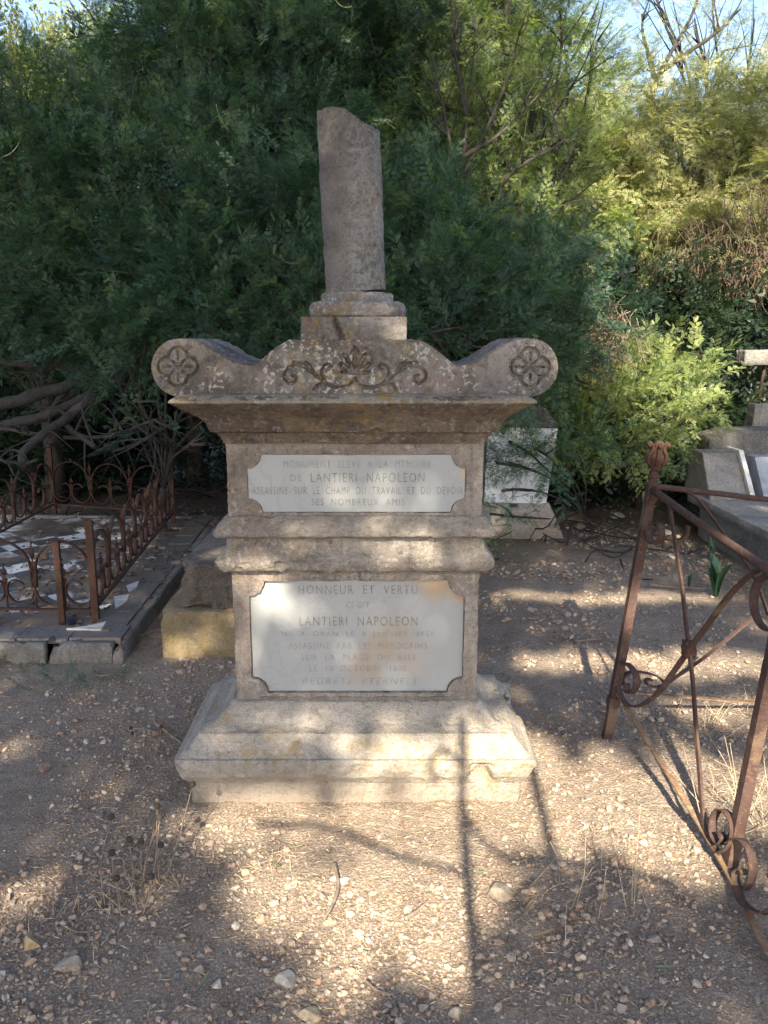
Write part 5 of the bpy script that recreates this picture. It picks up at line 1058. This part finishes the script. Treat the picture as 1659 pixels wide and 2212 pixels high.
# twigs lying on the bare ground
for lab, pts, r in [('long bent brown twig on the soil between the tiled grave and the sun-gold mossy block', [(196, 1440, None), (215, 1460, None), (255, 1452, None), (300, 1435, None)], .007),
                    ('looped grey twig beside the corner of the broken kerb', [(270, 1402, None), (300, 1375, None), (345, 1360, None), (365, 1368, None)], .006),
                    ('dark straight twig pointing at the left corner of the monument base', [(335, 1562, None), (362, 1582, None), (392, 1604, None)], .007),
                    ('short thin twig on the ground left of the monument', [(272, 1572, None), (300, 1574, None), (322, 1576, None)], .005),
                    ('pale branching twig by the right side of the monument base', [(1095, 1480, None), (1120, 1450, None), (1140, 1435, None)], .006),
                    ('dark thin twig lying across the soil under the enclosure', [(1240, 1385, None), (1300, 1380, None), (1345, 1392, None)], .006),
                    ('straight twig on the bare soil in front of the white headstone', [(1225, 1120, None), (1270, 1128, None), (1310, 1140, None)], .010),
                    ('long thin twig near the green strap leaves', [(1400, 1262, None), (1450, 1268, None), (1530, 1272, None)], .009),
                    ('curved pale twig in the sunlit gravel in front of the monument', [(722, 1865, None), (730, 1910, None), (720, 1950, None), (700, 1985, None)], .006),
                    ('thick pale bark strip in the sunlit gravel', [(875, 1985, None), (905, 1965, None), (925, 1945, None)], .006),
                    ('bleached forked twig in the gravel at the bottom edge', [(790, 2120, None), (815, 2140, None), (850, 2148, None)], .004),
                    ('thin dark stick on the gravel at the left', [(298, 1790, None), (318, 1770, None), (340, 1755, None)], .005)]:
    branch(lab, pts, r, r * .5, 'twig', 'twig', 'twigs lying on the ground', 'twig', subs=0, k=6)

# ------------------------------------------------------------------ loose stones
def rock(label, px, py, w, h, colr, seed, flat=.7, group=None, lift=.25, yaw=0.0, name='stone'):
    r2 = np.random.default_rng(seed); c = G(px, py); zc = c[1] * CP + EYE * SP; rx = w / F * zc * .5; rz = h / F * zc * .5
    th = math.pi * (3 - 5 ** .5); k = np.arange(150); zz = 1 - 2 * (k + .5) / 150; rr = np.sqrt(1 - zz * zz); V = np.column_stack([rr * np.cos(th * k), rr * np.sin(th * k), zz])
    for _ in range(12):      # faceted by random planes
        d = r2.normal(size=3); d /= np.linalg.norm(d); s = r2.uniform(.38, .8); t = V @ d; V = V - np.outer(np.maximum(t - s, 0), d)
    V = V * (1 + .05 * fbm(V, 2.5, 3, seed))[:, None]
    import bmesh
    bm = bmesh.new(); [bm.verts.new(v) for v in V]; hull = bmesh.ops.convex_hull(bm, input=bm.verts); bmesh.ops.delete(bm, geom=[g for g in hull['geom_interior'] if isinstance(g, bmesh.types.BMVert)], context='VERTS')
    bm.verts.index_update(); V = np.array([v.co for v in bm.verts]); Fc = np.array([[v.index for v in f.verts] for f in bm.faces]); bm.free()
    ry = rx * r2.uniform(.7, 1.0); V = V * np.array([rx, ry, max(rz * flat * 1.3, .006)]); a = yaw or r2.uniform(-.6, .6); V[:, :2] = V[:, :2] @ np.array([[math.cos(a), math.sin(a)], [-math.sin(a), math.cos(a)]])
    o = mesh(name, V, [Fc], M['rock'], None, False, col=np.tile(np.array(colr) * .72, (len(V), 1))); o.location = (c[0], c[1], ground_h(c[:1], c[1:2])[0] + rz * flat * lift * 2); return tag(o, label, 'stone', group)
tan, grey, pale, pinkish, white = (.32, .25, .175), (.24, .23, .22), (.36, .32, .27), (.26, .18, .14), (.42, .40, .37)
ST = [('lumpy grey-brown stone, the biggest lying loose in the gravel, by the post shadow', 1082, 1935, 70, 42, (.33, .28, .22)), ('flat ochre stone in a sun patch near the left edge', 66, 2045, 56, 34, (.46, .35, .2)), ('blocky pale stone in the gravel near the lower left', 146, 2090, 66, 44, pale), ('flat pinkish stone leaning on the blocky pale one', 152, 2062, 36, 20, (.33, .26, .23)), ('grey angular stone cut by the left edge of the view', 6, 2110, 36, 36, (.36, .36, .37)), ('pale stone lump at the left edge above the ochre stone', 18, 2034, 24, 24, pale),
      ('slab-like grey stone near the bottom middle', 622, 2118, 62, 40, (.36, .35, .32)), ('broad tan flat stone at the bottom of the gravel', 668, 2196, 62, 40, (.42, .35, .25)), ('rounded pale stone at the bottom right of the middle', 985, 2196, 42, 34, (.42, .37, .31)), ('whitish cobble glaring in the sunlit gravel', 742, 1906, 34, 28, white), ('reddish flat chip on the soil left of the monument base', 338, 1587, 34, 20, pinkish), ('brown pointed stone at the left of the monument foot', 276, 1658, 22, 22, (.34, .25, .18)),
      ('flat pinkish stone half sunk in the ground on the left', 100, 1660, 40, 18, (.31, .22, .18)), ('squared pale stone on the soil between headstone and enclosure', 1333, 1118, 38, 18, (.42, .40, .37)), ('long pale flat stone behind the enclosure scroll', 1420, 1155, 70, 26, (.40, .39, .38)), ('rough brown stone below the squared pale one', 1252, 1140, 40, 18, (.28, .23, .18)), ('small white wedge stone near the concrete tomb side', 1452, 1207, 24, 16, white), ('whitish stone in the shade of the enclosure', 1143, 1437, 26, 18, pale),
      ('rounded stone tucked against the monument base corner', 1140, 1567, 18, 18, (.38, .34, .29)), ('tan stone in the sun just below the monument foot', 950, 1742, 26, 14, tan), ('pale chip beside the looped twig', 150, 1640, 16, 10, pale), ('grey cobble under the thistle clump', 432, 2062, 30, 16, (.33, .32, .3)), ('light stone near the bottom left of the middle', 430, 2096, 28, 30, pale), ('dark bluish stone near the bottom', 385, 2108, 22, 16, (.2, .21, .23)), ('ochre stone cut by the bottom edge left of the middle', 610, 2060, 26, 30, tan), ('peach stone in the shade on the left', 90, 1985, 18, 16, (.44, .33, .24)), ('angular pale stone near the right foreground', 1418, 2030, 34, 24, pale), ('smooth grey stone in the right foreground', 1380, 2075, 24, 20, grey), ('pink stone in the right foreground gravel', 1475, 1895, 24, 18, pinkish), ('white stone in the sun behind the near iron post', 1560, 1600, 26, 18, white),
      ('pale block on the soil beside the dead plant', 1262, 955, 26, 10, pale), ('flat stone slab in the dark under the right wood', 1545, 905, 50, 16, (.3, .29, .27)), ('tan rubble lump at the foot of the sunlit bush', 1330, 985, 40, 14, (.42, .36, .28))]
for i, (lab, px, py, w, h, c) in enumerate(ST): rock(lab, px, py, w, h, c, 300 + i)
for i in range(110):
    py = 1400 + 800 * rng.random() ** .7; px = rng.uniform(0, 1659); g = G(px, py)
    if not clear(g[:1], g[1:2])[0]: continue
    s = rng.uniform(9, 19) * (.6 + .4 * (py - 1300) / 900); rock('small loose pebble lying on the dry soil', px, py, s, s * .7, tuple(STONE_COLS[rng.integers(0, 8)] * rng.uniform(.8, 1.05)), 500 + i, group='small loose pebbles on the soil', name='pebble')

# ------------------------------------------------------------------ plants on the ground
def grass(label, px, py, n, H, spread, seed, mat='straw', heads=None, lean=.35, name='dry_weed', cat='dry grass', group=None, r=.0014):
    r2 = np.random.default_rng(seed); g = G(px, py); m = MB(); tips = []
    for i in range(n):
        b = g + np.array([r2.normal(0, spread), r2.normal(0, spread), -.01]); d = np.array([r2.normal(0, lean), r2.normal(0, lean), 1]); h = H * r2.uniform(.4, 1.05); e = b + d / np.linalg.norm(d) * h
        p = spline([b, (b + e) / 2 + r2.normal(0, .04, 3) * h, e], 8); V, Fc = tube(p, np.linspace(r, r * .4, 8), 4); m.add(V, Fc); tips.append(e)
    o = m.build(name, M[mat], None, True, g); o.location = g; tag(o, label, cat, group); return o, tips, g
grass('pale dry grass stems standing in the sun right of the post shadow', 1350, 1960, 9, .30, .07, 1, lean=.3, group='dry grass stems'); grass('thin dry grass stems by the big loose stone', 1215, 1950, 9, .24, .05, 2, group='dry grass stems'); grass('dry straw tuft at the monument foot', 775, 1722, 10, .07, .02, 3, group='dry grass stems'); grass('small straw tuft under the chipped edge of the base', 865, 1722, 8, .06, .015, 4, group='dry grass stems'); grass('straw lying at the right end of the monument foot', 1060, 1735, 22, .09, .06, 5, lean=1.6, group='dry grass stems')
grass('dry bushy weed behind the near iron post', 1640, 1790, 26, .30, .09, 6, lean=.45, r=.0018, group='dry grass stems'); grass('yellowish dry grass patch in the shade at the right', 1560, 1560, 26, .16, .12, 7, lean=.8, group='dry grass stems'); grass('tiny yellow grass tuft in the gravel left of the sun patch', 590, 1880, 26, .06, .035, 8, lean=.7, group='dry grass stems'); grass('sprawling straw at the lower left', 175, 1990, 30, .09, .08, 9, lean=1.2, group='dry grass stems')
o, tips, g = grass('dry thistle clump with black seed heads in the gravel left of the monument', 300, 1935, 12, .28, .05, 12, 'twig', lean=.24, name='dry_thistle', cat='dry plant', r=.0028)
for e in tips:
    V, Fc = tube(np.array([[0, 0, -.006], [0, 0, 0], [0, 0, .008], [0, 0, .013]]) + (e - g), [.003, .010, .009, .003], 9); mesh('seed_head', erode(V, Fc, .003, 120, 3), Fc, M['seedhead'], o)
m = MB(); r2 = np.random.default_rng(5)
for i in range(30):
    b = np.array([r2.normal(0, .06), r2.normal(0, .05), -.005]); d = np.array([r2.normal(0, .7), r2.normal(0, .7), .8]) * r2.uniform(.03, .09); V, Fc = tube(np.array([b, b + d * .6, b + d]), [.0018, .0014, .0006], 3); m.add(V, Fc)
tag(m.build('straw_tuft', M['straw'], o), kind='stuff')
o, tips, g = grass('small dry stalk with two dark heads left of the monument base', 315, 1635, 4, .19, .018, 14, 'twig', lean=.14, name='dry_stalk', cat='dry plant', r=.002)
for e in tips[:3]: V, Fc = tube(np.array([[0, 0, -.005], [0, 0, 0], [0, 0, .01]]) + (e - g), [.003, .008, .003], 7); mesh('seed_head', V, Fc, M['seedhead'], o)
def strap(label, px, py, n, H, seed, w=.03):
    r2 = np.random.default_rng(seed); g = G(px, py); m = MB()
    for i in range(n):
        a = r2.uniform(0, 6.28); out = np.array([math.cos(a), math.sin(a), 0]) * r2.uniform(.15, .5); h = H * r2.uniform(.6, 1.0); p = spline([g * 0 + out * .02, out * h * .35 + [0, 0, h * .6], out * h + [0, 0, h * .95]], 9)
        sd = np.cross(out, [0, 0, 1]); sd /= np.linalg.norm(sd); ww = w * np.sin(np.linspace(.35, math.pi - .02, 9)) * .5; L_ = p - sd * ww[:, None]; R_ = p + sd * ww[:, None]; C_ = p + np.array([0, 0, -.004])
        m.add(np.concatenate([L_, C_, R_]), [grid_faces(3, 9)])
    o = m.build('strap_leaf_plant', M['lily'], None, True); o.location = g; return tag(o, label, 'plant', 'green strap-leaved sprouts')
strap('clump of dark green strap leaves, the fullest, by the concrete tomb', 1545, 1290, 11, .28, 1, .05); strap('thin pair of green strap leaves against the tomb side', 1536, 1212, 4, .2, 2, .03); strap('tiny green sprout between the two strap clumps', 1488, 1266, 3, .11, 3, .02)
o, tips, g = grass('dead brown weed standing right behind the crown finial', 1462, 1080, 12, .62, .02, 21, 'dead', lean=.12, name='dead_weed', cat='dry plant', r=.006)
m = MB(); r2 = np.random.default_rng(8)
for e in tips:
    for k in range(26): a = g + (e - g) * r2.uniform(.2, 1); d = r2.normal(0, .035, 3) + np.array([0, 0, .015]); V, Fc = tube(np.array([a, a + d * .6, a + d]) - g, [.007, .008, .002], 4); m.add(V, Fc)
tag(m.build('dead_leaves', M['dead'], o), kind='stuff')
o, tips, g = grass('spindly weed growing against the foot of the white headstone', 1160, 1158, 3, .48, .01, 23, 'twig', lean=.1, name='spindly_weed', cat='weed', r=.004)
V, Fc, va = place_sprays(SP_NEAR, np.array([e - g for e in tips] + [(e - g) * .7 for e in tips]), np.random.default_rng(2).normal(0, 1, (6, 3)) + [0, 0, .8], np.full(6, .35), np.full(6, .3), np.random.default_rng(3)); mesh('leaves', V, [Fc], M['leaf'], o, False, va)
# low green ground weeds at the left: beyond counting
r2 = np.random.default_rng(15); pts = []
for px, py, s, n in ((120, 1480, 90, 46), (1300, 1010, 120, 50), (275, 1395, 20, 10), (1240, 1000, 40, 30)):
    for i in range(n): g = G(px + r2.normal(0, s), min(2000, max(985, py + r2.normal(0, s * .12)))); pts.append(g + [0, 0, .02])
pts = np.array(pts); V, Fc, va = place_sprays(SP_NEAR, pts, r2.normal(0, 1, pts.shape) + [0, 0, .5], r2.uniform(.15, .4, len(pts)), r2.uniform(.1, .5, len(pts)), r2); tag(mesh('ground_weeds', V, [Fc], M['leaf'], None, False, va), kind='stuff')

# green and yellow leaves dropped on the gravel
M['fresh'] = simple('dropped_green_leaf', (.11, .13, .07), .6, .25, 20, 0); M['amber'] = simple('dropped_amber_leaf', (.20, .125, .06), .6, .25, 20, 0)
for lab, px, py, L, a, mm in [('slim green leaf on the sunlit gravel near the big stone', 1035, 1894, .03, .1, 'fresh'), ('green leaf on the gravel right of the post shadows', 1215, 1842, .032, -.6, 'fresh'), ('two-toned green leaf in the gravel at left', 78, 1706, .03, -.8, 'fresh'), ('green leaf in the shade left of the sun patch', 640, 1838, .03, .1, 'fresh'), ('green leaf near the bottom right', 1443, 2100, .04, -.1, 'fresh'), ('small green leaf left of the curved twig', 597, 1875, .03, -.9, 'fresh'), ('amber curled leaf standing in the right gravel', 1140, 1968, .04, .9, 'amber'), ('amber leaf lying in shade near the lower right', 1175, 2026, .04, .3, 'amber'), ('yellow-green leaf at the bottom left', 440, 2130, .035, 1.3, 'fresh'), ('pale green leaf on the soil left of the monument base', 290, 1558, .03, -.4, 'fresh')]:
    g = G(px, py); t = np.linspace(-1, 1, 9); w = .15 * np.sqrt(np.clip(1 - t * t, 0, 1)); z = .10 * t * t; V = np.concatenate([np.column_stack([t, -w, z + .06]), np.column_stack([t, 0 * t, z]), np.column_stack([t, w, z + .06])]) * L * .8
    o = mesh('fallen_leaf', V, [grid_faces(3, 9)], M[mm]); o.location = g + [0, 0, .012]; o.rotation_euler = (.15, -.15, a); tag(o, lab, 'leaf', 'fallen leaves')
# litter under the trees at the left
def crumple(label, px, py, Y, w, h, mat, seed):
    name = 'carton' if 'carton' in label else 'wrapper' if 'wrapper' in label else 'plastic_scrap'
    c = P(px, py, Y); V, Fc = box_grid((-w / 2, -h * .6, 0), (w / 2, h * .6, h), min(w, h) / 3); V = erode(V, Fc, h * .5, 6 / w, seed); o = mesh(name, V, Fc, M[mat], None, False); o.location = (c[0], c[1], max(0.005, 0)); return tag(o, label, 'litter')
def gY(py): return EYE / math.tan(ang(py))
for a in [('crushed white carton lying under the fallen branches', 229, 955, .20, .09, 'card', 1), ('scrap of blue wrapper in the brush behind the railing', 312, 936, .13, .08, 'blue', 2), ('scrap of yellow wrapper touching the blue one', 332, 937, .14, .07, 'yellow', 3), ('pale plastic scrap above the yellow wrapper', 338, 912, .16, .08, 'card', 4), ('faded blue scrap near the monument under the twigs', 385, 950, .12, .05, 'blue', 5), ('whitish rubble scrap in the shade beyond the coloured wrappers', 300, 906, .2, .07, 'card', 6)]:
    crumple(a[0], a[1], a[2], gY(a[2] + 6), a[3], a[4], a[5], a[6])
